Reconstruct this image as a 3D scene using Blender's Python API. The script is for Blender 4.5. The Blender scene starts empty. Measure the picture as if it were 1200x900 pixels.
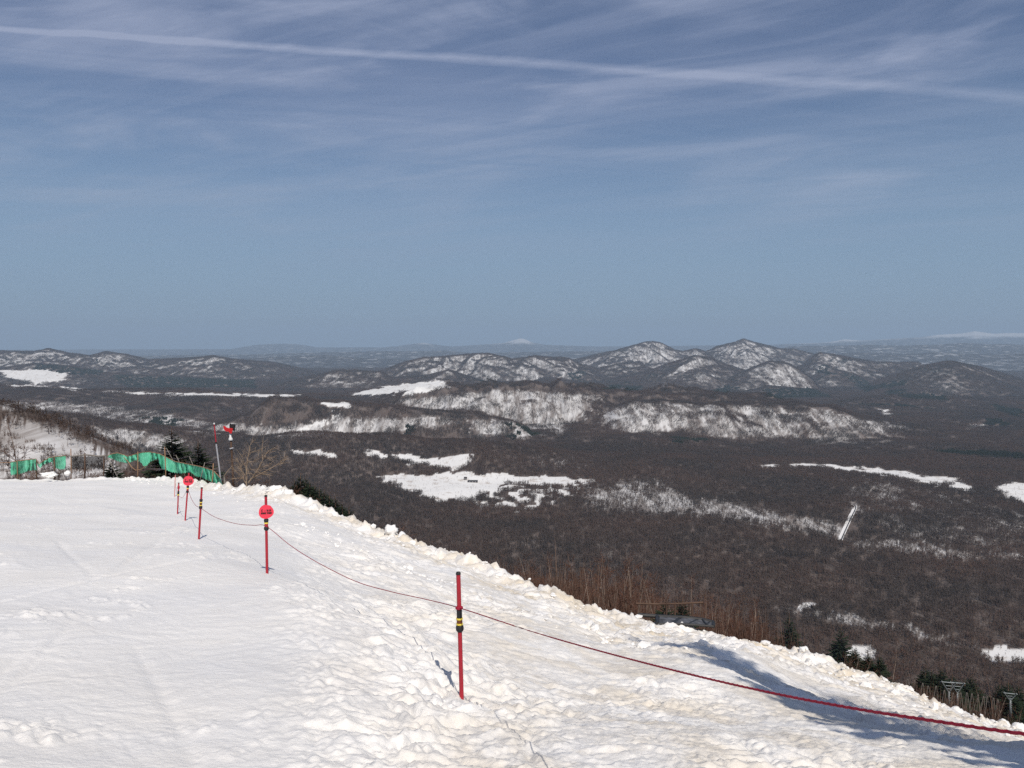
import bpy, bmesh, math, random
import numpy as np
from mathutils import Vector, Matrix, Euler
R = math.radians
random.seed(7)
rng = np.random.default_rng(11)
scene = bpy.context.scene
C = scene.collection

# ------------------------------------------------------------------ camera
F = 971.0                      # focal length in pixels of a 1200 px wide frame
PITCH = math.atan((450 - 405) / F)
CP, SP = math.cos(PITCH), math.sin(PITCH)
cam_d = bpy.data.cameras.new('camera')
cam = bpy.data.objects.new('camera', cam_d); C.objects.link(cam)
cam_d.sensor_width = 36.0
cam_d.lens = 36.0 * F / 1200.0
cam_d.clip_start = 0.05
cam_d.clip_end = 200000.0
cam.location = (0, 0, 0)
cam.rotation_euler = (math.pi / 2 - PITCH, 0, 0)
scene.camera = cam

# ------------------------------------------------------------------ light
SUN_EL, SUN_AZ = 49.0, 164.0      # degrees; azimuth from +Y (view) clockwise, so it stands behind the viewer to the right
world = bpy.data.worlds.new("World"); scene.world = world
world.use_nodes = True
wn, wl = world.node_tree.nodes, world.node_tree.links
wn.clear()
def N(nodes, t, **kw):
    n = nodes.new(t)
    for k, v in kw.items():
        if k == 'inp':
            for a, b in v.items(): n.inputs[a].default_value = b
        else: setattr(n, k, v)
    return n
def wm(op, a, b=None, c=None, clamp=False):
    n = N(wn, 'ShaderNodeMath', operation=op); n.use_clamp = clamp
    for i, v in enumerate((a, b, c)):
        if v is None: continue
        if isinstance(v, (int, float)): n.inputs[i].default_value = v
        else: wl.new(v, n.inputs[i])
    return n.outputs[0]
sky = N(wn, 'ShaderNodeTexSky', sky_type='NISHITA')
sky.sun_disc = False
sky.sun_elevation = R(SUN_EL); sky.sun_rotation = R(SUN_AZ)
sky.altitude = 900; sky.air_density = 1.0; sky.dust_density = 0.25; sky.ozone_density = 3.0
tc = N(wn, 'ShaderNodeTexCoord')
sep = N(wn, 'ShaderNodeSeparateXYZ'); wl.new(tc.outputs['Generated'], sep.inputs[0])
zc = wm('MAXIMUM', sep.outputs[2], 0.02)
zz = wm('ADD', zc, 0.06)
pxw, pyw = wm('DIVIDE', sep.outputs[0], zz), wm('DIVIDE', sep.outputs[1], zz)
comb = N(wn, 'ShaderNodeCombineXYZ'); wl.new(pxw, comb.inputs[0]); wl.new(pyw, comb.inputs[1])
def wnoise(rot, scale, sc, detail, rough, dist, lo, hi):
    m = N(wn, 'ShaderNodeMapping', vector_type='TEXTURE'); m.inputs['Rotation'].default_value = (0, 0, R(rot)); m.inputs['Scale'].default_value = sc
    wl.new(comb.outputs[0], m.inputs[0])
    t = N(wn, 'ShaderNodeTexNoise'); wl.new(m.outputs[0], t.inputs['Vector'])
    for k, v in (('Scale', scale), ('Detail', detail), ('Roughness', rough), ('Distortion', dist)): t.inputs[k].default_value = v
    r = N(wn, 'ShaderNodeMapRange', interpolation_type='SMOOTHSTEP'); r.inputs[1].default_value = lo; r.inputs[2].default_value = hi
    wl.new(t.outputs['Fac'], r.inputs[0])
    return r.outputs[0]
veil1 = wnoise(-27, 0.8, (3.2, 1.0, 1), 8, 0.58, 0.9, 0.40, 0.68)
veil2 = wnoise(-31, 1.0, (1.9, 0.30, 1), 8, 0.62, 0.6, 0.44, 0.72)
veil3 = wnoise(9, 1.0, (2.6, 0.42, 1), 8, 0.62, 0.9, 0.46, 0.74)
fine = wnoise(-20, 3.0, (1.6, 0.35, 1), 6, 0.66, 0.5, 0.35, 0.75)
patch = wnoise(35, 0.34, (1.3, 1, 1), 3, 0.5, 0.3, 0.36, 0.6)
veil = wm('ADD', wm('MULTIPLY', veil1, 0.42), wm('MULTIPLY', veil2, 0.30))
veil = wm('ADD', veil, wm('MULTIPLY', veil3, 0.26))
tilt = N(wn, 'ShaderNodeCombineXYZ')
wl.new(wm('MULTIPLY', sep.outputs[0], 1.3), tilt.inputs[0]); wl.new(sep.outputs[1], tilt.inputs[1])
wl.new(wm('MULTIPLY', wm('SUBTRACT', sep.outputs[2], wm('MULTIPLY', sep.outputs[0], 0.07)), 7.0), tilt.inputs[2])
t4 = N(wn, 'ShaderNodeTexNoise'); wl.new(tilt.outputs[0], t4.inputs['Vector'])
for k_, v_ in (('Scale', 2.0), ('Detail', 8), ('Roughness', .55), ('Distortion', .7)): t4.inputs[k_].default_value = v_
r4_ = N(wn, 'ShaderNodeMapRange', interpolation_type='SMOOTHSTEP'); r4_.inputs[1].default_value = .45; r4_.inputs[2].default_value = .66
wl.new(t4.outputs['Fac'], r4_.inputs[0])
veil = wm('ADD', veil, wm('MULTIPLY', r4_.outputs[0], 0.72))
veil = wm('MULTIPLY', veil, wm('ADD', wm('MULTIPLY', fine, 0.35), 0.75))
veil = wm('MULTIPLY', veil, wm('ADD', wm('MULTIPLY', patch, 0.6), 0.5))
# the cirrus is an even sheet high up: it thins out to the clear band above the horizon
low = N(wn, 'ShaderNodeMapRange', interpolation_type='SMOOTHSTEP'); low.inputs[1].default_value = 0.02; low.inputs[2].default_value = 0.13
wl.new(sep.outputs[2], low.inputs[0])
veil = wm('MULTIPLY', veil, low.outputs[0])
# contrail: a straight line in the plane of the high cloud
zr = wm('MAXIMUM', sep.outputs[2], 0.02)
rx, ry = wm('DIVIDE', sep.outputs[0], zr), wm('DIVIDE', sep.outputs[1], zr)
cr = N(wn, 'ShaderNodeCombineXYZ'); wl.new(rx, cr.inputs[0]); wl.new(ry, cr.inputs[1])
wob = N(wn, 'ShaderNodeTexNoise'); wl.new(cr.outputs[0], wob.inputs['Vector'])
wob.inputs['Scale'].default_value = 1.6; wob.inputs['Detail'].default_value = 6; wob.inputs['Roughness'].default_value = 0.6
wobv = wm('MULTIPLY', wm('SUBTRACT', wob.outputs['Fac'], 0.5), 0.11)
tx, ty = 3.73, 0.72; tl = math.hypot(tx, ty)
nx, ny = -ty / tl, tx / tl
cc = nx * -1.64 + ny * 2.66
dist = wm('ADD', wm('SUBTRACT', wm('ADD', wm('MULTIPLY', rx, nx), wm('MULTIPLY', ry, ny)), cc), wobv)
ad = wm('ABSOLUTE', dist)
wid = wm('ADD', wm('MULTIPLY', wm('ADD', rx, 2.0), 0.015), 0.028)
wid = wm('MAXIMUM', wid, 0.03)
core = wm('SUBTRACT', 1.0, wm('DIVIDE', ad, wid), clamp=True)
core = wm('POWER', core, 0.8)
fib = N(wn, 'ShaderNodeTexNoise'); wl.new(cr.outputs[0], fib.inputs['Vector'])
fib.inputs['Scale'].default_value = 9; fib.inputs['Detail'].default_value = 6; fib.inputs['Roughness'].default_value = 0.7
fibv = wm('ADD', wm('MULTIPLY', fib.outputs['Fac'], 0.9), 0.15)
fade = N(wn, 'ShaderNodeMapRange'); fade.inputs[1].default_value = -2.5; fade.inputs[2].default_value = 3.2
fade.inputs[3].default_value = 1.25; fade.inputs[4].default_value = 0.5
wl.new(rx, fade.inputs[0])
trail = wm('MULTIPLY', wm('MULTIPLY', core, fibv), fade.outputs[0])
cloud = wm('ADD', wm('MULTIPLY', veil, 1.0), trail, clamp=True)
mixw = N(wn, 'ShaderNodeMix', data_type='RGBA')
tnt = N(wn, 'ShaderNodeVectorMath', operation='MULTIPLY'); tnt.inputs[1].default_value = (1.02, .99, 1.08)
wl.new(sky.outputs[0], tnt.inputs[0]); wl.new(cloud, mixw.inputs[0]); wl.new(tnt.outputs[0], mixw.inputs[6])
mixw.inputs[7].default_value = (5.3, 6.1, 8.5, 1)
bg = N(wn, 'ShaderNodeBackground'); bg.inputs[1].default_value = 0.062
hzm = N(wn, 'ShaderNodeMix', data_type='RGBA')      # the pale blue murk along the horizon, all the way round
band = N(wn, 'ShaderNodeMapRange', interpolation_type='SMOOTHSTEP')
for i_, q_ in enumerate((0.0, 0.33, 0.85, 0.0)): band.inputs[i_ + 1].default_value = q_
wl.new(sep.outputs[2], band.inputs[0]); wl.new(band.outputs[0], hzm.inputs[0])
wl.new(mixw.outputs[2], hzm.inputs[6]); hzm.inputs[7].default_value = (3.75, 5.75, 8.0, 1)
wl.new(hzm.outputs[2], bg.inputs[0])
wo = N(wn, 'ShaderNodeOutputWorld'); wl.new(bg.outputs[0], wo.inputs[0])

sun_d = bpy.data.lights.new('sun', 'SUN'); sun_d.energy = 3.9; sun_d.angle = R(0.53); sun_d.color = (1.0, 0.93, 0.83)
sun = bpy.data.objects.new('sun', sun_d); C.objects.link(sun)
el, az = R(SUN_EL), R(SUN_AZ)
to_sun = Vector((math.sin(az) * math.cos(el), math.cos(az) * math.cos(el), math.sin(el)))
sun.rotation_euler = to_sun.to_track_quat('Z', 'Y').to_euler()
sun.location = (0, 0, 50)
scene.view_settings.view_transform = 'Standard'
scene.view_settings.look = 'None'
scene.view_settings.exposure = 0.0
scene.view_settings.gamma = 1.0
scene.render.engine = 'CYCLES'
scene.cycles.max_bounces = 5
scene.cycles.diffuse_bounces = 3
scene.cycles.transparent_max_bounces = 8
scene.cycles.volume_bounces = 0
scene.cycles.use_denoising = False

# ------------------------------------------------------------------ helpers
def ray(px, py):
    """pixel of the 1200x900 picture -> (x/y, -z/y) of the world ray"""
    U = (np.asarray(px, float) - 600) / F; V = (450 - np.asarray(py, float)) / F
    dy = CP + V * SP
    return U / dy, -(-SP + V * CP) / dy
def W(px, py, D):
    u, s = ray(px, py)
    return Vector((float(u * D), float(D), float(-s * D)))
def hsh(ix, iy, seed):
    h = (ix.astype(np.int64) * 374761393 + iy.astype(np.int64) * 668265263 + seed * 1274126177) & 0xffffffff
    h = ((h ^ (h >> 13)) * 1274126177) & 0xffffffff
    return ((h ^ (h >> 16)) & 0xffffff) / float(0xffffff)
def perlin(x, y, seed=0):
    ix, iy = np.floor(x), np.floor(y); fx, fy = x - ix, y - iy
    ix = ix.astype(np.int64); iy = iy.astype(np.int64)
    sx = fx * fx * fx * (fx * (fx * 6 - 15) + 10); sy = fy * fy * fy * (fy * (fy * 6 - 15) + 10)
    def g(dx, dy):
        a = hsh(ix + dx, iy + dy, seed) * 2 * np.pi
        return np.cos(a) * (fx - dx) + np.sin(a) * (fy - dy)
    a = g(0, 0) * (1 - sx) + g(1, 0) * sx
    b = g(0, 1) * (1 - sx) + g(1, 1) * sx
    return (a * (1 - sy) + b * sy) * 1.4
def fbm(x, y, seed=0, octv=4, gain=0.5, mode=0):
    t = 0; a = 1.0; n = 0
    for o in range(octv):
        v = perlin(x * 2 ** o + 17.3 * o, y * 2 ** o - 9.1 * o, seed + o)
        if mode == 1: v = np.abs(v) * 2 - 0.6          # billow: round tops, sharp creases
        if mode == 2: v = 0.6 - np.abs(v) * 2          # ridged
        t = t + v * a; n += a; a *= gain
    return t / n
def sstep(a, b, x):
    t = np.clip((x - a) / (b - a), 0, 1); return t * t * (3 - 2 * t)

def material(name, color, rough=0.8, spec=0.3, metallic=0.0, noise=None, bump=None, sss=0.0):
    """noise=(scale, colour2, contrast) mottles the colour, bump=(scale, strength, distance)"""
    m = bpy.data.materials.new(name); m.use_nodes = True
    nt = m.node_tree; b = nt.nodes['Principled BSDF']
    b.inputs['Base Color'].default_value = (*color, 1); b.inputs['Roughness'].default_value = rough
    b.inputs['Specular IOR Level'].default_value = spec; b.inputs['Metallic'].default_value = metallic
    g = nt.nodes.new('ShaderNodeNewGeometry')
    if noise:
        t = nt.nodes.new('ShaderNodeTexNoise'); t.inputs['Scale'].default_value = noise[0]; t.inputs['Detail'].default_value = 5
        nt.links.new(g.outputs['Position'], t.inputs['Vector'])
        r = nt.nodes.new('ShaderNodeMapRange'); r.inputs[1].default_value = 0.5 - noise[2]; r.inputs[2].default_value = 0.5 + noise[2]
        nt.links.new(t.outputs['Fac'], r.inputs[0])
        x = nt.nodes.new('ShaderNodeMix'); x.data_type = 'RGBA'
        x.inputs[6].default_value = (*color, 1); x.inputs[7].default_value = (*noise[1], 1)
        nt.links.new(r.outputs[0], x.inputs[0]); nt.links.new(x.outputs[2], b.inputs['Base Color'])
    if bump:
        t = nt.nodes.new('ShaderNodeTexNoise'); t.inputs['Scale'].default_value = bump[0]; t.inputs['Detail'].default_value = 6
        nt.links.new(g.outputs['Position'], t.inputs['Vector'])
        bp = nt.nodes.new('ShaderNodeBump'); bp.inputs['Strength'].default_value = bump[1]; bp.inputs['Distance'].default_value = bump[2]
        nt.links.new(t.outputs['Fac'], bp.inputs['Height']); nt.links.new(bp.outputs[0], b.inputs['Normal'])
    return m

def grid_mesh(name, X, Y, Z, mat, attrs=None, smooth=True):
    r, c = X.shape
    me = bpy.data.meshes.new(name)
    co = np.stack([X, Y, Z], -1).reshape(-1, 3).astype(np.float32)
    me.vertices.add(r * c); me.vertices.foreach_set('co', co.ravel())
    i = np.arange(r * c).reshape(r, c)
    f = np.stack([i[:-1, :-1], i[:-1, 1:], i[1:, 1:], i[1:, :-1]], -1).reshape(-1, 4)
    me.loops.add(f.size); me.loops.foreach_set('vertex_index', f.ravel().astype(np.int32))
    me.polygons.add(len(f)); me.polygons.foreach_set('loop_start', (np.arange(len(f)) * 4).astype(np.int32))
    me.polygons.foreach_set('use_smooth', np.full(len(f), smooth))
    me.update(calc_edges=True)
    for k, v in (attrs or {}).items():
        a = me.attributes.new(k, 'FLOAT', 'POINT'); a.data.foreach_set('value', v.reshape(-1).astype(np.float32))
    me.materials.append(mat)
    o = bpy.data.objects.new(name, me); C.objects.link(o)
    return o
def tag(o, label=None, cat=None, group=None, kind=None, category=None):
    cat = cat or category
    for k, v in (('label', label), ('category', cat), ('group', group), ('kind', kind)):
        if v: o[k] = v
    return o
class MB:
    def __init__(s): s.v = []; s.f = []; s.m = []
    def add(s, vs, fs, mi=0):
        b = len(s.v); s.v += [tuple(v) for v in vs]; s.f += [tuple(b + i for i in f) for f in fs]; s.m += [mi] * len(fs)
    def tube(s, pts, rad, n=6, mi=0, caps=True):
        pts = [Vector(p) for p in pts]
        if not hasattr(rad, '__len__'): rad = [rad] * len(pts)
        vs, fs = [], []
        ref = None
        for i, p in enumerate(pts):
            d = (pts[min(i + 1, len(pts) - 1)] - pts[max(i - 1, 0)])
            d = d.normalized() if d.length > 1e-9 else Vector((0, 0, 1))
            if ref is None: ref = Vector((0, 0, 1)) if abs(d.z) < 0.9 else Vector((1, 0, 0))
            a = d.cross(ref).normalized(); b = d.cross(a).normalized(); ref = -b if False else ref
            for k in range(n):
                t = 2 * math.pi * k / n
                vs.append(p + (a * math.cos(t) + b * math.sin(t)) * rad[i])
        for i in range(len(pts) - 1):
            for k in range(n):
                k2 = (k + 1) % n
                fs.append((i * n + k, i * n + k2, (i + 1) * n + k2, (i + 1) * n + k))
        if caps and n > 2:
            fs.append(tuple(range(n))[::-1]); fs.append(tuple((len(pts) - 1) * n + k for k in range(n)))
        s.add(vs, fs, mi)
    def box(s, c, d, rot=None, mi=0):
        c = Vector(c); vs = []
        for x in (-1, 1):
            for y in (-1, 1):
                for z in (-1, 1):
                    v = Vector((x * d[0] / 2, y * d[1] / 2, z * d[2] / 2))
                    if rot is not None: v = rot @ v
                    vs.append(c + v)
        s.add(vs, [(0, 1, 3, 2), (4, 6, 7, 5), (0, 4, 5, 1), (2, 3, 7, 6), (0, 2, 6, 4), (1, 5, 7, 3)], mi)
    def lathe(s, prof, n=12, org=(0, 0, 0), mi=0):
        o = Vector(org); vs, fs = [], []
        for r_, z in prof:
            for k in range(n):
                t = 2 * math.pi * k / n; vs.append(o + Vector((r_ * math.cos(t), r_ * math.sin(t), z)))
        for i in range(len(prof) - 1):
            for k in range(n):
                k2 = (k + 1) % n; fs.append((i * n + k, i * n + k2, (i + 1) * n + k2, (i + 1) * n + k))
        fs.append(tuple(range(n))[::-1]); fs.append(tuple((len(prof) - 1) * n + k for k in range(n)))
        s.add(vs, fs, mi)
    def mesh(s, name, mats, smooth=False):
        me = bpy.data.meshes.new(name); me.from_pydata(s.v, [], s.f); me.update()
        for m in (mats if isinstance(mats, (list, tuple)) else [mats]): me.materials.append(m)
        me.polygons.foreach_set('material_index', s.m)
        if smooth: me.polygons.foreach_set('use_smooth', [True] * len(s.f))
        return me
    def build(s, name, mats, parent=None, smooth=False):
        o = bpy.data.objects.new(name, s.mesh(name, mats, smooth)); C.objects.link(o); o.parent = parent
        return o
def empty(name, loc, rot=(0, 0, 0), **kw):
    o = bpy.data.objects.new(name, None); C.objects.link(o); o.location = loc; o.rotation_euler = rot
    o.empty_display_size = 0.3
    return tag(o, **kw)
def copy_tree(root, loc, rot=None, scale=None, label=None):
    def rec(o, parent):
        c = o.copy(); C.objects.link(c); c.parent = parent
        for ch in o.children: rec(ch, c)
        return c
    r = rec(root, None); r.location = loc
    if rot: r.rotation_euler = rot
    if scale: r.scale = scale
    if label: r['label'] = label
    return r

# ------------------------------------------------------------------ near snow slope
EDGE = [(-300, 559, 47), (0, 559, 46), (60, 558, 46), (150, 559, 45), (195, 557, 43), (225, 558, 40), (250, 566, 37), (290, 569, 33), (330, 573, 31),
        (350, 583, 30), (400, 600, 28), (450, 616, 26.5), (500, 634, 25), (550, 652, 23.5), (600, 671, 22), (650, 689, 21), (700, 709, 20.5), (760, 722, 20.3), (830, 734, 20),
        (900, 750, 19.8), (960, 765, 19.5), (1040, 795, 19), (1100, 817, 18.4), (1200, 848, 17.5), (1350, 900, 16.4), (1500, 950, 15)]
eu, es = ray([e[0] for e in EDGE], [e[1] for e in EDGE]); eD = np.array([e[2] for e in EDGE], float)
def edge_D(u): return np.interp(u, eu, eD)
def edge_s(u): return np.interp(u, eu, es)
CTRL = [(-250, 900, 4.0), (0, 900, 4.2), (200, 900, 4.4), (400, 900, 4.6), (600, 900, 4.8), (800, 900, 5.0), (1000, 900, 5.4), (1200, 900, 6.0), (1450, 900, 6.6),
        (-200, 750, 6.6), (0, 750, 6.8), (200, 750, 7.2), (400, 745, 8.0), (541, 818, 7.0), (0, 650, 11), (200, 660, 11.0), (311, 672, 11.3),
        (-200, 600, 20), (0, 600, 20), (234, 632, 16.0), (208, 611, 19.5), (100, 620, 15.5), (208, 603, 24.0), (130, 590, 26), (0, 575, 31), (205, 584, 31), (-200, 570, 36),
        (430, 690, 13), (600, 740, 11.5), (700, 790, 9.2), (800, 770, 11.5), (900, 800, 11.0), (1000, 850, 9.2), (1100, 850, 11.0), (1200, 875, 9.5), (850, 850, 7.2),
        (330, 615, 21), (450, 660, 18.5), (600, 715, 15.5), (700, 745, 14.5), (820, 752, 15.8)]
for (px_, py_, D_) in EDGE[::2]: CTRL.append((px_, py_ + 0.28 / D_ * F, D_))
cu, cs = ray([c[0] for c in CTRL], [c[1] for c in CTRL]); cD = np.array([c[2] for c in CTRL], float)
cg = cs - 1.6 / cD
P_ = np.stack([cu * 3.0, np.log(cD)], -1)
def tps(r2): return 0.5 * r2 * np.log(r2 + 1e-12)
K = tps(((P_[:, None] - P_[None]) ** 2).sum(-1)) + 2e-3 * np.eye(len(P_))
Q = np.concatenate([np.ones((len(P_), 1)), P_], 1)
A = np.block([[K, Q], [Q.T, np.zeros((3, 3))]])
sol = np.linalg.solve(A, np.concatenate([cg, np.zeros(3)]))
def slope_g(u, D):
    u = np.clip(u, -.80, .92)
    q = np.stack([u * 3.0, np.log(D)], -1); out = sol[-3] + q @ sol[-2:]
    for i, p in enumerate(P_): out = out + sol[i] * tps(((q - p) ** 2).sum(-1))
    return out
def snow_base(x, y):
    u = x / y
    return -(1.6 / y + slope_g(u, y)) * y
def snow_relief(x, y):
    u = x / y; De = edge_D(u)
    pxx = 600 + F * u * 1.005
    # rough melt-scalloped snow right of the groomed piste
    b = 380 + 60 * perlin(x * .35, y * .25, 5) - 35 * (y - 8) / 8
    rough = sstep(-110, 150, pxx - b)
    far = sstep(6, 0.8, De - y)                # towards the berm
    wx = x + 0.18 * perlin(x * 1.7, y * 1.7, 21); wy = y + 0.18 * perlin(x * 1.7 + 9, y * 1.7, 22)
    sc = fbm(wx * 1.9 + wy * .5, wy * 2.9 - wx * .5, 31, 3, 0.5, 1)
    sc2 = fbm(wx * 5.0 + wy, wy * 8.0 - wx, 41, 2, 0.5, 1)
    mod = 0.45 + 0.9 * sstep(-.35, .45, perlin(x * .45, y * .35, 51))
    h = rough * mod * (0.082 * sc + 0.036 * sc2) * (1 - 0.45 * far * 0)
    h = h + (0.05 + 0.06 * rough) * perlin(x * .55, y * .4, 61) * np.clip(y / 6, .6, 1.4)
    h = h + rough * .012 * fbm(x * 16 + y * 3, y * 21, 45, 2, .5, 1)
    # piste: faint ruts and crumbs
    sm = 1 - rough
    h = h + sm * (0.010 * fbm(wx * 3.2, wy * 4.0, 71, 3, .55, 1) + 0.016 * perlin(x * .9 + y * .5, y * .5, 77))
    cr = sstep(0.18, 0.42, perlin(x * .8, y * .55, 81)) * sstep(-.2, .3, perlin(x * 3.1, y * 2.4, 82))
    h = h + sm * 0.035 * cr * (fbm(x * 7, y * 6, 83, 2, .5, 1) + .4)
    for k_, (ax, ay, bx_, by_, wd, dp) in enumerate(((-3.2, 3.5, -13, 40, .05, .022), (-2.95, 3.5, -12.6, 40, .05, .022), (-1.6, 4, -20, 36, .06, .016), (-6, 5, -4.5, 13, .05, .018), (-5.7, 5, -4.2, 13, .05, .018), (-9, 8, -7, 30, .07, .02), (-14, 16, 2, 22, .06, .02))):
        tl_ = math.hypot(bx_ - ax, by_ - ay); nxx, nyy = -(by_ - ay) / tl_, (bx_ - ax) / tl_
        dd_ = (x - ax) * nxx + (y - ay) * nyy + .5 * perlin(y * .12 + k_, x * .05, 130 + k_ // 2) * (y / 12)
        h = h - sm * dp * np.exp(-(dd_ / wd) ** 2) * sstep(-.3, .2, perlin(x * .3, y * .3, 140 + k_))
    # a low windrow of clods where piste and rough snow meet
    bd = (pxx - b) / F * y
    h = h + 0.03 * np.exp(-(bd / .35) ** 2) * (0.6 + 1.3 * fbm(x * 5, y * 4, 91, 2, .5, 1))
    # berm of broken snow at the edge
    t = (y - De)
    bw = np.where(pxx < 190, 0.45, 1.0) * (0.9 + .35 * perlin(x * .6, y * .6, 95))
    lump = 0.62 + 0.75 * fbm(wx * 1.35, wy * 1.35, 101, 3, .55, 1) + 0.35 * perlin(x * .45, y * .45, 102)
    amp = np.interp(pxx, [0, 180, 230, 330, 700, 760, 830, 930, 1000, 1200], [.22, .28, .45, .46, .4, .26, .2, .40, .32, .36])
    h = h + amp * np.clip(lump, .05, 2) * np.exp(-(t / bw) ** 2)
    h = h + 0.11 * sstep(3.2, 1.0, np.abs(t + 1.8)) * fbm(wx * 3.0, wy * 3.0, 111, 3, .55, 1) * np.where(pxx < 190, .4, 1)
    # second line of crumbled clods a few metres inside the berm
    d2 = np.interp(pxx, [180, 330, 450, 600, 700, 820], [30, 22, 18.8, 15.8, 14.6, 14]) - y
    h = h + 0.09 * np.exp(-(d2 / 1.1) ** 2) * sstep(330, 420, pxx) * sstep(880, 760, pxx) * (fbm(wx * 3.3, wy * 3.3, 121, 3, .5, 1) + .3)
    # ploughed step between the rough snow and the lower lane
    ds = np.interp(pxx, [800, 870, 1000, 1040, 1100], [11.6, 10.4, 9.2, 8.4, 7.6]) - y
    h = h + 0.10 * sstep(-.25, .12, ds) * sstep(2.2, .2, ds) * sstep(780, 900, pxx)
    drop = np.clip(t - bw * 1.1, 0, None)
    return h - drop * 0.75 - 0.06 * drop ** 1.5
def snow_h(x, y):
    x = np.asarray(x, float); y = np.asarray(y, float)
    return snow_base(x, y) + snow_relief(x, y)
def snow_z(x, y): return float(snow_h(np.array([x]), np.array([y]))[0])

nC, nR = 700, 860
us = ray(np.concatenate([np.linspace(-1500, -150, 40, endpoint=False), np.linspace(-150, 1350, nC), np.linspace(1352, 2300, 30)]), 600)[0]
Dn = np.exp(np.linspace(math.log(2.6), math.log(54), nR))
UU, YY = np.meshgrid(us, Dn)
XX = UU * YY
ZZ = snow_h(XX, YY)

m_snow = bpy.data.materials.new('old_snow'); m_snow.use_nodes = True
nt = m_snow.node_tree; nn, nl = nt.nodes, nt.links
b = nn['Principled BSDF']
g = nn.new('ShaderNodeNewGeometry')
def tnoise(scale, detail=5, rough=.55, dist_=0.0, vec=None):
    t = nn.new('ShaderNodeTexNoise'); nl.new(vec or g.outputs['Position'], t.inputs['Vector'])
    t.inputs['Scale'].default_value = scale; t.inputs['Detail'].default_value = detail; t.inputs['Roughness'].default_value = rough; t.inputs['Distortion'].default_value = dist_
    return t.outputs['Fac']
def mrange(v, lo, hi, a=0, b_=1):
    r = nn.new('ShaderNodeMapRange'); r.interpolation_type = 'SMOOTHSTEP'
    for i, q in enumerate((lo, hi, a, b_)): r.inputs[i + 1].default_value = q
    nl.new(v, r.inputs[0]); return r.outputs[0]
def mth(op, a, c):
    n = nn.new('ShaderNodeMath'); n.operation = op; n.use_clamp = True
    for i, q in enumerate((a, c)):
        if isinstance(q, (int, float)): n.inputs[i].default_value = q
        else: nl.new(q, n.inputs[i])
    return n.outputs[0]
def cmix(f, c1, c2):
    x = nn.new('ShaderNodeMix'); x.data_type = 'RGBA'; nl.new(f, x.inputs[0])
    for i, q in ((6, c1), (7, c2)):
        if isinstance(q, tuple): x.inputs[i].default_value = (*q, 1)
        else: nl.new(q, x.inputs[i])
    return x.outputs[2]
at = nn.new('ShaderNodeAttribute'); at.attribute_name = 'dirt'
stain = mth('MULTIPLY', mrange(tnoise(0.9, 6, .6, .6), .36, .66), at.outputs['Fac'])
fines = mth('MULTIPLY', mrange(tnoise(7, 5, .65), .5, .75), at.outputs['Fac'])
icy = mrange(tnoise(.5, 4, .5, .8), .45, .7)
col = cmix(icy, (.88, .86, .83), (.82, .81, .80))
col = cmix(mth('MULTIPLY', stain, .95), col, (.68, .60, .48))
col = cmix(mth('MULTIPLY', fines, .55), col, (.66, .59, .48))
speck = mth('MULTIPLY', mrange(tnoise(38, 2, .5), .72, .77), mth('ADD', at.outputs['Fac'], .12))
col = cmix(mth('MULTIPLY', speck, .7), col, (.22, .18, .14))
nl.new(col, b.inputs['Base Color'])
b.inputs['Roughness'].default_value = .65; b.inputs['Specular IOR Level'].default_value = .25
bp = nn.new('ShaderNodeBump'); bp.inputs['Strength'].default_value = .6; bp.inputs['Distance'].default_value = .022
nl.new(tnoise(24, 8, .68), bp.inputs['Height']); nl.new(bp.outputs[0], b.inputs['Normal'])

pxg = 600 + F * UU
dirt = 0.10 + 0.55 * sstep(300, 650, pxg) + 0.6 * sstep(5, .5, edge_D(UU) - YY) * sstep(150, 260, pxg)
slope_o = grid_mesh('snow_slope', XX, YY, ZZ, m_snow, {'dirt': np.clip(dirt, 0, 1)})
tag(slope_o, kind='structure')
# the snow carries on round and behind the viewer
gx, gy = np.meshgrid(np.linspace(-60, 40, 120), np.linspace(-45, 2.9, 60))
yc = 2.9
fx = np.clip(gx, -2.6, 2.6)
gz0 = snow_base(np.clip(gx, -2.1, 2.1), np.full_like(gx, yc))
gz = gz0 - 0.27 * (gx - np.clip(gx, -2.1, 2.1)) * np.where(gx > 0, 1, .45) + 0.17 * (yc - gy) - 0.05
gz += 0.1 * perlin(gx * .3, gy * .3, 9)
near_o = grid_mesh('snow_field', gx, gy, gz, m_snow, {'dirt': np.full(gx.shape, .2)})
tag(near_o, kind='structure')

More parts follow.
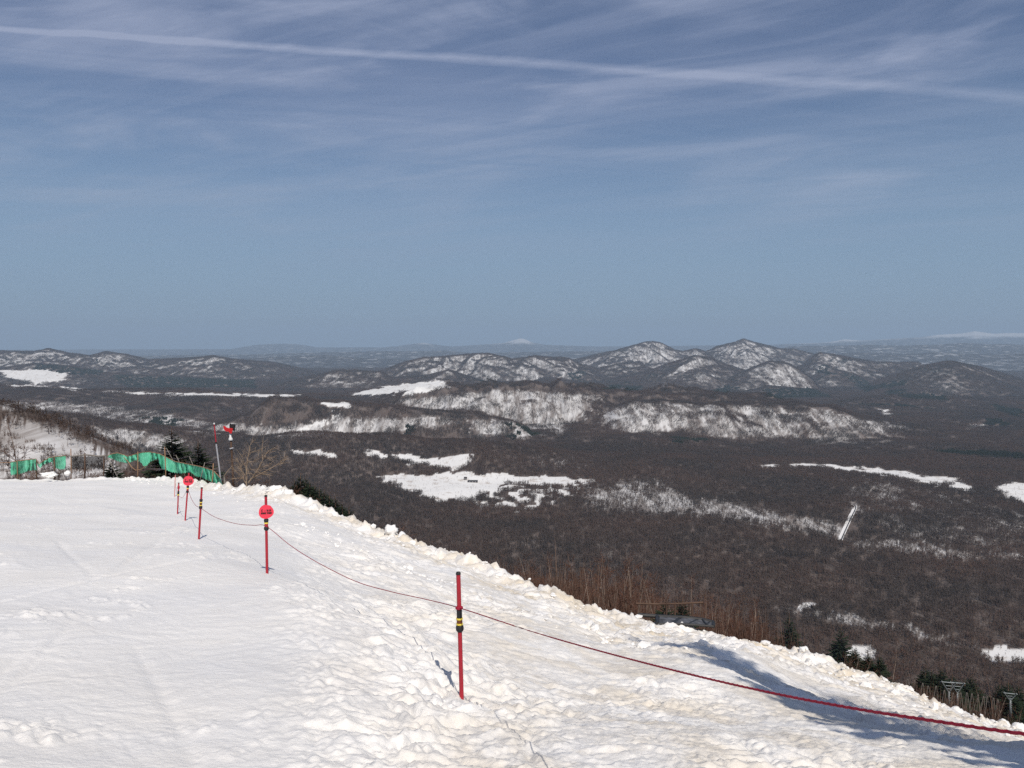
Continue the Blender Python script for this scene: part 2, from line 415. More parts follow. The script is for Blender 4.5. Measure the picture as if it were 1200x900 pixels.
# ------------------------------------------------------------------ wide terrain
VAL = -505.0
def ridge(pts, wf, wb, p=1.3, rough=0.0, seed=0):
    u, s = ray([q[0] for q in pts], [q[1] for q in pts]); D = np.array([q[2] for q in pts], float)
    return dict(u=u, z=-s * D, D=D, wf=wf, wb=wb, p=p, rough=rough, seed=seed, rnd=.003 if D[0] > 12000 else .014)
def Rg(D, pts, wf, wb, **k): return ridge([(a, b_, D + (q[2] if len(q) > 2 else 0)) for q in pts for a, b_ in [q[:2]]], wf, wb, **k)
RIDGES = [
  # left: spur of the home mountain, the dark mid ridge, the plateau with its fields
  Rg(330, [(-400, 440), (-60, 462), (0, 476), (15, 479), (50, 489), (87, 505), (125, 520), (150, 530), (175, 545), (200, 565, 0)], 150, 120, p=1.0, rough=.03, seed=1),
  Rg(3500, [(-400, 470), (0, 479), (75, 483), (112, 490), (130, 495), (175, 497), (212, 505), (250, 511), (300, 514), (337, 509), (387, 506), (450, 507), (500, 515), (550, 512), (600, 519), (650, 526), (720, 540), (800, 560)], 900, 500, p=1.2, rough=.03, seed=2),
  Rg(4350, [(180, 530), (230, 505), (290, 486), (320, 466), (375, 472), (450, 475), (525, 484), (550, 486), (600, 495), (615, 500), (632, 512), (645, 525)], 520, 420, p=1.0, rough=.2, seed=3),
  Rg(6500, [(-400, 449), (0, 452), (60, 454), (200, 458), (300, 461), (360, 464), (430, 468), (520, 474), (600, 485)], 2300, 1500, p=1.05, rough=.03, seed=4),
  Rg(7600, [(330, 475), (380, 467), (412, 460), (440, 456), (475, 451), (520, 447), (545, 452), (580, 460), (640, 468)], 1300, 900, p=1.3, rough=.03, seed=5),
  # bluffs across the valley
  Rg(5500, [(420, 485), (450, 471), (480, 461), (517, 456), (560, 456), (600, 455), (650, 454), (712, 459), (775, 461), (825, 464), (900, 468), (950, 476)], 950, 1500, p=1.0, rough=.34, seed=6),
  Rg(4900, [(650, 520), (680, 503), (700, 489), (720, 479), (740, 471), (775, 470), (825, 474), (900, 475), (950, 476), (980, 480), (1005, 488), (1050, 499), (1100, 503), (1150, 506), (1200, 508), (1450, 512)], 620, 1200, p=.9, rough=.26, seed=7),
  Rg(7200, [(930, 480), (1000, 468), (1060, 464), (1150, 470), (1250, 474), (1450, 470)], 1100, 1200, p=1.2, rough=.05, seed=8),
  # far left hills
  Rg(13500, [(-400, 406), (-100, 412), (0, 411), (40, 412), (57, 409), (82, 414), (105, 417), (125, 412), (150, 416), (175, 422), (200, 421), (250, 417), (275, 421), (320, 425), (360, 434), (420, 448)], 2600, 1500, p=1.1, rough=.32, seed=9),
  Rg(10600, [(-400, 430), (0, 432), (40, 426), (90, 430), (120, 437), (175, 441), (250, 444), (300, 449), (350, 456)], 1500, 1200, p=1.1, rough=.18, seed=10),
  # centre hills
  Rg(12600, [(400, 450), (450, 434), (475, 424), (497, 419), (520, 418), (550, 415), (572, 414), (600, 421), (615, 419), (627, 417), (650, 419), (665, 419), (680, 427), (700, 432), (740, 424), (750, 424), (757, 430), (790, 440)], 1500, 1200, p=1.0, rough=.34, seed=11),
  Rg(10000, [(280, 459), (330, 449), (367, 441), (397, 434), (420, 435), (447, 436), (460, 443), (500, 440), (525, 434), (540, 439), (587, 452), (620, 462)], 1000, 1000, p=1.0, rough=.26, seed=12),
  Rg(15500, [(640, 430), (677, 421), (700, 415), (720, 411), (735, 407), (752, 402), (765, 400), (775, 402), (790, 410), (800, 412), (815, 409), (830, 412), (850, 420)], 1700, 1500, p=.9, rough=.26, seed=13),
  Rg(16000, [(800, 418), (830, 411), (840, 406), (858, 402), (871, 397.5), (880, 400), (895, 404), (915, 409), (930, 409), (950, 414), (1000, 425)], 1700, 1500, p=.9, rough=.26, seed=14),
  Rg(11600, [(600, 460), (620, 446), (640, 441), (665, 443), (700, 446), (737, 440), (762, 434), (787, 425), (812, 417.5), (832, 419), (850, 427), (870, 433), (900, 440), (930, 452)], 1800, 1000, p=.95, rough=.24, seed=15),
  Rg(10500, [(832, 461), (855, 443), (880, 432), (900, 424), (915, 424), (925, 427), (950, 440), (962, 455)], 900, 800, p=.95, rough=.22, seed=16),
  Rg(12800, [(915, 437), (930, 430), (942, 426), (960, 413.5), (975, 415), (1000, 420), (1025, 424), (1050, 425), (1075, 424), (1084, 429), (1110, 440)], 1500, 1000, p=.9, rough=.22, seed=17),
  Rg(11300, [(940, 452), (955, 437), (970, 431), (1000, 438), (1025, 450), (1040, 458)], 900, 800, p=1.0, rough=.2, seed=18),
  Rg(10200, [(1000, 462), (1025, 447), (1055, 437), (1080, 429), (1107, 424), (1117, 424), (1150, 431), (1187, 442), (1210, 450), (1260, 456), (1350, 450), (1450, 458)], 1900, 1000, p=.85, rough=.12, seed=19),
  Rg(9700, [(555, 464), (600, 455), (630, 449), (655, 446), (690, 451), (730, 453), (770, 456), (810, 462)], 900, 800, p=.9, rough=.2, seed=21),
  Rg(9300, [(840, 470), (870, 461), (900, 452), (940, 456), (990, 462), (1060, 464), (1120, 468)], 700, 700, p=1.0, rough=.14, seed=20),
]
o_D = np.array([15, 25, 45, 70, 120, 200, 300, 600, 1500, 4000.])
o_L = np.array([.10, .055, .045, .035, .04, .05, .06, .07, .05, .05])
o_Rr = np.array([.10, .055, .045, .035, .022, .008, .055, .07, .06, .05])
def terr_h(x, y):
    u = x / y; D = y
    px = 600 + F * u
    # mountainside the viewer stands on, dropping away under the line of sight
    wR = sstep(880, 1020, px)
    off = np.interp(D, o_D, o_L) * (1 - wR) + np.interp(D, o_D, o_Rr) * wR
    off = off + .14 * sstep(330, 900, D) * sstep(400, 150, px)
    se = edge_s(u)
    hill = -(se + off) * D - 0.6
    hill = hill + 1.2 * fbm(x / 30, y / 30, 300, 3) * sstep(40, 150, D)
    val = VAL + 26 * fbm(x / 900, y / 700, 310, 4) + 40 * sstep(1500, 600, x) * sstep(1500, 3500, D) - 20 * sstep(5000, 9000, D)
    k = 12.0
    z = np.maximum(hill, val) + 4 * np.exp(-np.abs(hill - val) / 12)
    gul = fbm(x / 520 + .6 * perlin(x / 1100, y / 900, 7), y / 1500, 320, 4, .5, 2)
    gul2 = fbm(x / 190 + .5 * perlin(x / 400, y / 400, 8), y / 620, 330, 4, .55, 2)
    for rd in RIDGES:
        # only columns where the ridge exists
        msk = (u >= rd['u'][0]) & (u <= rd['u'][-1])
        if not msk.any(): continue
        uu = u[msk]; dd = D[msk]
        sc = max(60, rd['D'][0] / 12)
        Dc = np.interp(uu, rd['u'], rd['D']) + rd['wf'] * .22 * perlin(x[msk] / (sc * 1.1), np.full_like(uu, rd['seed'] * 3.7), rd['seed'])
        zc_ = np.interp(uu, rd['u'], rd['z'])
        t = np.where(dd < Dc, (Dc - dd) / rd['wf'], (dd - Dc) / rd['wb'])
        base = np.maximum(VAL - 60, hill[msk] - 10) if rd['D'][0] < 1000 else VAL - 30.0
        prof = np.clip(1 - (np.sqrt(t * t + rd['rnd']) - rd['rnd'] ** .5) * (1.13 if rd['rnd'] > .01 else 1.05), 0, 1) ** rd['p']
        amp = np.clip(zc_ - base, 0, None)
        ero = (gul[msk] * .8 + gul2[msk] * (.03 if rd['D'][0] > 9000 else .3)) if rd['D'][0] > 1000 else gul2[msk] * .3
        env = sstep(0, .22, t) * sstep(1.0, .55, t)
        zr_ = base + amp * prof + amp * rd['rough'] * (.62 if rd['D'][0] > 9000 else 1) * ero * env * 1.9 + amp * rd['rough'] * .06 * fbm(uu * 60, dd / 500, 340 + rd['seed'], 3)
        edge = np.minimum(uu - rd['u'][0], rd['u'][-1] - uu)
        zr_ = zr_ - amp * .35 * (1 - sstep(0, .03, edge))
        cur = z[msk]
        kk = 3.0 if rd['D'][0] < 1000 else 10.0
        d_ = np.clip(.5 + .5 * (zr_ - cur) / kk, 0, 1)
        z[msk] = cur * (1 - d_) + zr_ * d_ + kk * d_ * (1 - d_) * .5
    return z

# things the forest leaves open or fills (polygons drawn where the photograph shows them, tested on the ground itself)
CLEAR = [
 [(440, 559), (480, 555), (520, 554), (560, 557), (620, 557), (690, 560), (697, 565), (680, 576), (660, 583), (640, 592), (600, 598), (550, 592), (500, 581), (468, 570)],
 [(340, 529), (390, 528), (394, 534), (345, 534)],
 [(424, 528), (450, 526), (456, 532), (430, 532)],
 [(456, 533), (480, 532), (500, 537), (530, 534), (552, 536), (548, 545), (535, 552), (508, 547), (480, 541)],
 [(878, 543), (908, 543), (910, 549), (885, 548)],
 [(922, 546), (935, 543), (985, 545), (1040, 551), (1080, 557), (1120, 560), (1150, 570), (1140, 575), (1100, 568), (1050, 561), (985, 552), (950, 549)],
 [(1162, 569), (1180, 566), (1230, 568), (1400, 570), (1400, 600), (1200, 591), (1180, 583)],
 [(1150, 761), (1200, 763), (1400, 770), (1400, 790), (1200, 778), (1165, 772)],
 [(0, 450.5), (55, 452), (60, 455), (0, 453)], [(60, 453.5), (100, 455), (103, 459), (60, 456)],
 [(112, 457), (170, 460), (280, 461), (345, 462.5), (350, 465.5), (280, 465.5), (200, 464), (120, 460.5)],
 [(412, 461), (440, 455), (475, 450), (522, 446), (526, 454), (500, 459), (455, 463), (420, 465)],
 [(0, 434), (45, 433), (80, 437), (79, 446), (40, 450), (25, 446), (0, 440)],
 [(375, 472), (410, 471), (412, 476), (380, 477)], [(345, 505), (372, 495), (384, 494), (372, 502), (352, 508)],
 [(386, 496), (393, 483), (396, 484), (391, 497)],
 [(1130, 498), (1150, 496), (1152, 501), (1134, 502)],
 [(975, 770), (1000, 755), (1025, 758), (1030, 772), (1000, 782)],
 [(940, 708), (960, 707), (962, 714), (944, 714)],
 [(1028, 480), (1040, 478), (1050, 492), (1040, 492)],
]
THIN = [  # open woods on snow: (polygon, tree density)
 ([(0, 471), (60, 471), (110, 475), (150, 483), (130, 492), (60, 481), (0, 477)], .22),
 ([(100, 473), (180, 482), (260, 497), (330, 500), (390, 490), (520, 488), (530, 498), (440, 506), (330, 512), (250, 511), (190, 498), (130, 494)], .25),
 ([(470, 468), (600, 458), (700, 462), (690, 480), (650, 510), (610, 495), (560, 482), (500, 480)], .22),
 ([(105, 502), (150, 503), (200, 512), (225, 520), (200, 530), (150, 522), (115, 512)], .13),
 ([(540, 490), (600, 496), (628, 512), (560, 512)], .3),
 ([(700, 490), (735, 472), (800, 474), (800, 500), (760, 511), (720, 508)], .30),
 ([(800, 474), (900, 476), (930, 480), (930, 515), (830, 512), (800, 500)], .42),
 ([(940, 477), (1000, 488), (1060, 500), (1050, 508), (990, 499), (940, 490)], .26),
 ([(930, 490), (1050, 508), (1060, 525), (960, 520)], .58),
 ([(770, 575), (860, 590), (980, 615), (990, 632), (900, 615), (800, 603), (700, 600), (690, 575)], .22),
 ([(610, 533), (700, 540), (700, 550), (610, 547)], .5),
 ([(1000, 632), (1100, 640), (1200, 650), (1200, 656), (1090, 650), (1000, 640)], .25),
 ([(700, 566), (760, 560), (800, 575), (790, 595), (690, 596)], .4),
 ([(1000, 560), (1150, 585), (1200, 600), (1200, 640), (1050, 630), (1000, 600)], .55),
 ([(900, 705), (1000, 720), (1150, 755), (1180, 765), (1100, 752), (980, 728), (900, 715)], .45),
 ([(0, 490), (60, 500), (120, 530), (150, 560), (0, 560)], .22),
]
SUNNY = [  # bright flanks of the far hills
 ([(677, 421), (752, 402), (780, 402), (800, 414), (790, 428), (740, 424), (700, 424)], .3),
 ([(830, 411), (871, 398), (905, 405), (915, 416), (880, 424), (840, 418)], .3),
 ([(740, 440), (790, 424), (812, 419), (850, 426), (880, 432), (850, 455), (800, 448)], .15),
 ([(942, 427), (960, 415), (1000, 421), (1084, 425), (1082, 432), (1000, 434), (960, 432)], .15),
 ([(880, 434), (900, 424), (930, 430), (950, 442), (958, 456), (900, 452)], .2),
 ([(1040, 448), (1080, 432), (1117, 426), (1150, 432), (1210, 448), (1210, 464), (1100, 460), (1045, 456)], .3),
 ([(0, 411), (60, 410), (200, 421), (250, 418), (290, 424), (180, 432), (100, 426), (0, 432)], .3),
 ([(340, 448), (397, 435), (447, 437), (440, 448), (360, 453)], .35),
 ([(440, 432), (497, 420), (572, 415), (600, 421), (598, 440), (500, 436)], .3),
 ([(600, 421), (627, 418), (680, 425), (760, 428), (740, 436), (640, 444), (600, 452)], .3),
]
DARK = [  # evergreen stands
 [(235, 0), (235, 0), (235, 0)],
 [(170, 490), (208, 490), (208, 503), (184, 500)],
 [(470, 492), (482, 490), (487, 510), (470, 510)],
 [(570, 481), (588, 480), (588, 490), (574, 489)], [(598, 495), (632, 512), (600, 517)],
 [(710, 453), (726, 451), (728, 458), (712, 458)], [(732, 453), (752, 453), (754, 460), (734, 460)],
 [(660, 436), (684, 436), (683, 446), (670, 446)], [(832, 459), (850, 452), (866, 455), (850, 463)],
 [(900, 455), (930, 457), (945, 453), (975, 466), (900, 468)], [(955, 430), (968, 428), (978, 438), (962, 441)],
 [(987, 440), (1000, 438), (1030, 455), (1015, 460)], [(1030, 452), (1058, 445), (1062, 450), (1036, 457)],
 [(1040, 458), (1058, 456), (1062, 463), (1042, 464)], [(1058, 464), (1085, 460), (1112, 464), (1110, 470), (1064, 468)],
 [(1150, 491), (1180, 493), (1178, 500), (1155, 498)], [(1100, 525), (1200, 533), (1200, 540), (1100, 531)],
 [(788, 514), (832, 515), (830, 519), (792, 519)], [(40, 426), (130, 436), (100, 440), (40, 436)], [(130, 440), (300, 446), (300, 455), (150, 455)],
 [(985, 474), (1100, 480), (1060, 474)], [(1160, 474), (1200, 482), (1200, 492), (1165, 482)],
]
def inpoly(px, py, poly):
    r_ = np.zeros(px.shape, bool); n = len(poly)
    for i in range(n):
        x1, y1 = poly[i]; x2, y2 = poly[(i + 1) % n]
        if y1 == y2: continue
        c = ((y1 > py) != (y2 > py)) & (px < (x2 - x1) * (py - y1) / (y2 - y1) + x1)
        r_ ^= c
    return r_
def project(x, y, z):
    dep = y * CP - z * SP
    return 600 + F * x / dep, 450 - F * (z * CP + y * SP) / dep
def facing_slope(x, y, e=None):
    e = np.clip(y / 300, 4, 40)
    return (terr_h(x, y + e) - terr_h(x, y - e)) / (2 * e)
def cover(x, y, z, soft=1, fs=None):
    """-> snow openness (1 bare field), tree density, evergreen flag, clearing flag, pixel"""
    px, py = project(x, y, z)
    sc = np.clip(y / 10, 25, 500)
    ex = 9 * perlin(x / sc, y / sc, 401) + 5 * perlin(x / sc * 3, y / sc * 3, 403)
    ey = 2.6 * perlin(x / sc, y / sc * .7, 402) + 1.2 * perlin(x / sc * 4, y / sc * 3, 404)
    k = np.clip((py - 405) / 90, .25, 1.5)
    if fs is None: fs = facing_slope(x, y)
    n1 = fbm(x / 420, y / 420, 410, 4); n2 = fbm(x / 90, y / 420, 411, 3)
    dens = 1.0 + .25 * n1
    opn = np.zeros_like(x)
    gen = np.random.default_rng(5)
    K_ = 1 if soft == 1 else soft
    acc = np.zeros_like(x)
    for q_ in range(K_):
        jx = gen.normal(0, 9, x.shape); jy = gen.normal(0, 2.2, x.shape) * k
        th = np.ones_like(x)
        for poly, d in THIN:
            m = inpoly(px + ex + jx, py + ey * k + jy, poly); th[m] = np.minimum(th[m], d)
        acc += th
    th = acc / K_
    dens = np.where(th < .98, np.clip(th * 1.7 + .6 * n1 + .9 * n2, .2, 1), dens)
    opn = np.clip((1 - th) * .85 - .25 * n1 - .35 * n2, 0, .52)
    # far hills and steep banks: snow shows on the flanks that face the viewer, the rounded tops stay dark
    hl = sstep(3700, 4300, y)
    steep = sstep(.07, .50, fs + .06 * n1 + .06 * n2)
    sun_in = np.zeros(x.shape, bool)
    for poly, d in SUNNY: sun_in |= inpoly(px + ex * .4, py + ey * .4 * k, poly)
    steep = steep * np.where(sun_in, 1.25, .95) + np.where(sun_in, .12, 0)
    hd = np.clip(1.1 - .52 * steep - .15 * n1 * steep - .3 * n2, .40, 1)
    ho = np.clip(steep * .5 + (.2 * n1 + .3 * n2) * steep, 0, .55)
    far_ = sstep(8300, 8900, y); mid_ = hl * (1 - far_) * .25
    wgt = np.maximum(far_, mid_ * (th >= .98))
    dens = dens * (1 - wgt) + np.minimum(dens, hd) * wgt; opn = np.maximum(opn * (1 - far_), ho * wgt)
    dk = np.zeros(x.shape, bool)
    for poly in DARK: dk |= inpoly(px + ex * .5, py + ey * .4 * k, poly)
    dk |= (y > 8600) & (n1 + .5 * n2 > .42) & (fs < .16)
    clr = np.zeros(x.shape, bool)
    rg1 = 9 * perlin(x / 70, y / 90, 421) + 5 * perlin(x / 25, y / 40, 422); rg2 = (3.2 * perlin(x / 90, y / 110, 423) + 1.8 * perlin(x / 28, y / 50, 424)) * k
    for poly in CLEAR: clr |= inpoly(px + ex * .5 + rg1, py + ey * .5 * k + rg2, poly)
    brk = inpoly(px + rg1, py + rg2, [(560, 577), (600, 568), (640, 570), (700, 563), (700, 605), (560, 605)]) & (perlin(x / 38, y / 60, 425) > .02)
    clr &= ~(brk & (y < 3800))
    clr &= (y > 700) | (px < 150)
    clr &= ~((y < 3000) & (py < 520))
    opn = np.where(clr, 1.0, opn); dens = np.where(clr, 0.0, dens); dk &= ~clr
    return opn, dens, dk, clr, px, py

rows = np.concatenate([np.exp(np.linspace(math.log(18), math.log(1000), 150, endpoint=False)), np.linspace(1000, 4000, 170, endpoint=False),
                       np.linspace(4000, 6600, 180, endpoint=False), np.linspace(6600, 9000, 80, endpoint=False), np.linspace(9000, 17500, 250, endpoint=False), np.linspace(17500, 30000, 30)])
tu = ray(np.concatenate([np.linspace(-1500, -220, 30, endpoint=False), np.linspace(-220, 1420, 740), np.linspace(1430, 2300, 24)]), 470)[0]
TU, TY = np.meshgrid(tu, rows); TX = TU * TY
TZ = terr_h(TX, TY)
opn, dens, dk, clr, tpx, tpy = cover(TX, TY, TZ, 4, np.gradient(TZ, axis=0) / np.gradient(TY, axis=0))

m_ter = bpy.data.materials.new('forest_floor_and_snow'); m_ter.use_nodes = True
nt = m_ter.node_tree; nn, nl = nt.nodes, nt.links
b = nn['Principled BSDF']; g = nn.new('ShaderNodeNewGeometry')
a1 = nn.new('ShaderNodeAttribute'); a1.attribute_name = 'open'
big = mrange(tnoise(.0028, 8, .62, .8), .40, .62)
mp = nn.new('ShaderNodeMapping'); mp.inputs['Scale'].default_value = (1, .14, .14); nl.new(g.outputs['Position'], mp.inputs[0])
med = mrange(tnoise(.03, 6, .7, .3, mp.outputs[0]), .36, .62)
floorc = cmix(big, (.075, .052, .042), (.115, .085, .070))
floorc = cmix(mth('MULTIPLY', med, .3), floorc, (.26, .23, .21))
snowc = cmix(mth('MULTIPLY', mrange(tnoise(.022, 8, .7), .52, .68), .8), (.80, .79, .77), (.40, .33, .27))
opx = mrange(a1.outputs['Fac'], .5, 1.0)
thin = mrange(a1.outputs['Fac'], .1, .7)
col = cmix(thin, floorc, cmix(med, (.26, .23, .21), (.82, .81, .80)))
col = cmix(opx, col, snowc)
nl.new(col, b.inputs['Base Color']); b.inputs['Roughness'].default_value = .9; b.inputs['Specular IOR Level'].default_value = .1
terr = grid_mesh('hills', TX, TY, TZ, m_ter, {'open': opn})
tag(terr, kind='structure')

# ------------------------------------------------------------------ far ranges
m_far = bpy.data.materials.new('far_mountain'); m_far.use_nodes = True
nt = m_far.node_tree; nn, nl = nt.nodes, nt.links
b = nn['Principled BSDF']; g = nn.new('ShaderNodeNewGeometry')
a1 = nn.new('ShaderNodeAttribute'); a1.attribute_name = 'open'
sn = mrange(tnoise(.0035, 8, .7, .5), .52, .66)
col = cmix(mth('MULTIPLY', sn, .75), (.06, .062, .07), (.55, .56, .58))
col = cmix(a1.outputs['Fac'], col, (.86, .87, .9))
nl.new(col, b.inputs['Base Color']); b.inputs['Roughness'].default_value = .95; b.inputs['Specular IOR Level'].default_value = 0
FAR = [
  (20000, [(-400, 418), (150, 420), (200, 419), (260, 420), (300, 420), (325, 418), (382, 416), (425, 420), (462, 421), (520, 424), (640, 425), (900, 425), (950, 417), (1000, 413), (1060, 415), (1100, 413), (1160, 416), (1200, 414), (1450, 412)], 4500, .14, 0),
  (28000, [(-400, 414), (150, 417), (300, 415), (420, 412), (520, 411), (560, 414), (640, 412), (700, 412), (760, 411), (900, 412), (925, 406), (1000, 404), (1060, 405), (1130, 402), (1200, 404), (1450, 402)], 6000, .12, 0),
  (46000, [(-400, 412), (150, 414), (250, 410), (300, 408.5), (380, 407), (460, 407), (520, 407), (560, 409), (600, 406), (660, 406.5), (700, 409), (800, 407), (850, 404.5), (900, 406), (920, 403), (1000, 402), (1100, 399), (1200, 399), (1450, 398)], 9000, .06, 0),
  (50000, [(-400, 411), (270, 409), (300, 404), (318, 403), (335, 402.6), (352, 403.6), (372, 407), (440, 408), (470, 405), (485, 402.5), (497, 401.5), (512, 404), (530, 406), (560, 404), (590, 402), (600, 399), (609, 396.6), (614, 397), (624, 401.5), (640, 404), (700, 406), (900, 404), (970, 401), (990, 397.5), (1010, 399), (1080, 395), (1100, 392), (1125, 391), (1142, 388), (1150, 389), (1165, 391), (1185, 390), (1200, 390.5), (1300, 389), (1450, 395)], 9000, .035, 1),
]
for i, (D0, pts, w, rg, snowy) in enumerate(FAR):
    fu = ray(np.linspace(-220, 1420, 820), 410)[0]
    rows_ = np.linspace(D0 - w, D0 + w * .6, 46)
    FU, FY = np.meshgrid(fu, rows_); FX = FU * FY
    u0, s0 = ray([p[0] for p in pts], [p[1] for p in pts])
    zc_ = np.interp(FU, u0, -s0 * D0)
    t = np.where(FY < D0, (D0 - FY) / w, (FY - D0) / (w * .6))
    base = VAL - 150
    amp = np.clip(zc_ - base, 0, None)
    n1 = fbm(FX / 2600, FY / 2600, 500 + i, 6, .55, 2)
    FZ = base + amp * np.clip(1 - t, 0, 1) ** 1.0 + amp * rg * n1 * 1.3 * (.25 + sstep(0, .3, t)) * sstep(1, .8, t) + amp * rg * .28 * fbm(FX / 1500, FY * 0 + i, 520 + i, 4, .6)
    if snowy:
        op = .8 * sstep(.0008, .0050, (FZ / FY) - (-ray(600, 404.5)[1]) + .0030 * n1 + 0.0022 * fbm(FX / 900, FY / 900, 77, 4) - .007 * sstep(.35, .5, FU))
        op = np.maximum(op * 1.0, 0)
    else: op = np.zeros_like(FX)
    o = grid_mesh('mountains', FX, FY, FZ, m_far, {'open': op})
    tag(o, kind='structure')

# ------------------------------------------------------------------ woods: clumps of bare trees spread by geometry nodes
def wood_mat(name, c1, c2, c3):
    m = bpy.data.materials.new(name); m.use_nodes = True
    nt = m.node_tree; b_ = nt.nodes['Principled BSDF']; b_.inputs['Roughness'].default_value = .9; b_.inputs['Specular IOR Level'].default_value = .05
    g_ = nt.nodes.new('ShaderNodeNewGeometry')
    def tn(s, d=4):
        t = nt.nodes.new('ShaderNodeTexNoise'); t.inputs['Scale'].default_value = s; t.inputs['Detail'].default_value = d
        nt.links.new(g_.outputs['Position'], t.inputs['Vector'])
        r = nt.nodes.new('ShaderNodeMapRange'); r.inputs[1].default_value = .38; r.inputs[2].default_value = .62; nt.links.new(t.outputs['Fac'], r.inputs[0])
        return r.outputs[0]
    x = nt.nodes.new('ShaderNodeMix'); x.data_type = 'RGBA'; x.inputs[6].default_value = (*c1, 1); x.inputs[7].default_value = (*c2, 1)
    nt.links.new(tn(.0032, 7), x.inputs[0])
    y = nt.nodes.new('ShaderNodeMix'); y.data_type = 'RGBA'; nt.links.new(x.outputs[2], y.inputs[6]); y.inputs[7].default_value = (*c3, 1)
    nt.links.new(tn(.11, 3), y.inputs[0]); nt.links.new(y.outputs[2], b_.inputs['Base Color'])
    return m
m_wood = wood_mat('bare_wood', (.120, .072, .054), (.046, .039, .036), (.092, .070, .058))
m_dark = wood_mat('evergreen_needles', (.012, .018, .014), (.018, .026, .017), (.026, .032, .02))
def clump(name, size, n, hmin, hmax, seed, ever=False):
    r_ = random.Random(seed); mb = MB()
    for _ in range(n):
        x, y = r_.uniform(-size / 2, size / 2), r_.uniform(-size / 2, size / 2); H = r_.uniform(hmin, hmax)
        if ever:
            k = 6; R0 = H * .2
            for lv in range(4):
                z0 = H * (.1 + .2 * lv); rr = R0 * (1 - lv * .22); z1 = z0 + H * .34
                vs = [(x, y, z1)]
                for q in range(k * 2):
                    a = math.pi * q / k + lv; r2 = rr * (1 if q % 2 else .55)
                    vs.append((x + r2 * math.cos(a), y + r2 * math.sin(a), z0 - (0.03 * H if q % 2 else 0)))
                mb.add(vs, [(0, 1 + q, 1 + (q + 1) % (2 * k)) for q in range(2 * k)])
            continue
        lx, ly = r_.uniform(-.06, .06) * H, r_.uniform(-.06, .06) * H
        mb.tube([(x, y, -1.5), (x + lx, y + ly, H * .9)], [H * .014, H * .004], 3, caps=False)
        for q in range(15):
            t = r_.uniform(.3, .92); a = r_.uniform(0, 6.28)
            L = H * r_.uniform(.14, .27) * (1.25 - t * .75); up = r_.uniform(.5, 1.2)
            p = Vector((x + lx * t, y + ly * t, H * t)); d = Vector((math.cos(a), math.sin(a), up)).normalized()
            w = Vector((-math.sin(a), math.cos(a), r_.uniform(-.4, .4))).normalized() * H * .018
            tip = p + d * L
            mb.add([p, tip - w * 1.0, tip + w * 1.6 + Vector((0, 0, L * .25))], [(0, 1, 2)])
    return mb.mesh(name, m_dark if ever else m_wood)
src_e = bpy.data.collections.new('evergreen_clump_sources')
LV = {}
def level(nm, size, n, a, b_, seed, k):
    c_ = bpy.data.collections.new(nm)
    for i in range(k): c_.objects.link(bpy.data.objects.new('tree_clump', clump('tree_clump', size, n, a, b_, seed + i)))
    return c_
for j, q in enumerate((1.0, .55, .27)):
    LV[0, j] = level('near_clumps', 26, int(46 * q), 8.5, 14, 500 + 10 * j, 6)
    LV[1, j] = level('far_clumps', 64, int(190 * q), 9, 15, 600 + 10 * j, 4)
for i in range(3):
    o = bpy.data.objects.new('evergreen_clump', clump('evergreen_clump', 26, 26, 8, 15, 300 + i, True)); src_e.objects.link(o)
src_s = bpy.data.collections.new('single_tree_sources')
for i in range(6):
    o = bpy.data.objects.new('single_tree', clump('single_tree', .1, 1, 6, 12, 400 + i)); src_s.objects.link(o)

def scatter(name, xs, ys, zs, rots, scl, coll, seed):
    me = bpy.data.meshes.new(name); n = len(xs)
    me.vertices.add(n); me.vertices.foreach_set('co', np.stack([xs, ys, zs], -1).astype(np.float32).ravel())
    a = me.attributes.new('rot', 'FLOAT_VECTOR', 'POINT'); a.data.foreach_set('vector', rots.astype(np.float32).ravel())
    a = me.attributes.new('scl', 'FLOAT', 'POINT'); a.data.foreach_set('value', scl.astype(np.float32))
    o = bpy.data.objects.new(name, me); C.objects.link(o)
    ng = bpy.data.node_groups.new(name, 'GeometryNodeTree')
    ng.interface.new_socket('Geometry', in_out='INPUT', socket_type='NodeSocketGeometry')
    ng.interface.new_socket('Geometry', in_out='OUTPUT', socket_type='NodeSocketGeometry')
    gi = ng.nodes.new('NodeGroupInput'); go = ng.nodes.new('NodeGroupOutput')
    ip = ng.nodes.new('GeometryNodeInstanceOnPoints'); ci = ng.nodes.new('GeometryNodeCollectionInfo')
    ci.inputs['Collection'].default_value = coll; ci.inputs['Separate Children'].default_value = True; ci.inputs['Reset Children'].default_value = True
    rv = ng.nodes.new('FunctionNodeRandomValue'); rv.data_type = 'INT'
    rv.inputs['Min'].default_value = 0; rv.inputs['Max'].default_value = len(coll.objects) - 1; rv.inputs['Seed'].default_value = seed
    na = ng.nodes.new('GeometryNodeInputNamedAttribute'); na.data_type = 'FLOAT_VECTOR'; na.inputs['Name'].default_value = 'rot'
    ns = ng.nodes.new('GeometryNodeInputNamedAttribute'); ns.data_type = 'FLOAT'; ns.inputs['Name'].default_value = 'scl'
    er = ng.nodes.new('FunctionNodeEulerToRotation')
    L = ng.links.new
    L(gi.outputs[0], ip.inputs['Points']); L(ci.outputs[0], ip.inputs['Instance']); ip.inputs['Pick Instance'].default_value = True
    L([s_ for s_ in rv.outputs if s_.type == 'INT'][0], ip.inputs['Instance Index'])
    L(na.outputs[0], er.inputs[0]); L(er.outputs[0], ip.inputs['Rotation']); L(ns.outputs[0], ip.inputs['Scale'])
    L(ip.outputs[0], go.inputs[0])
    md = o.modifiers.new('scatter', 'NODES'); md.node_group = ng
    return o
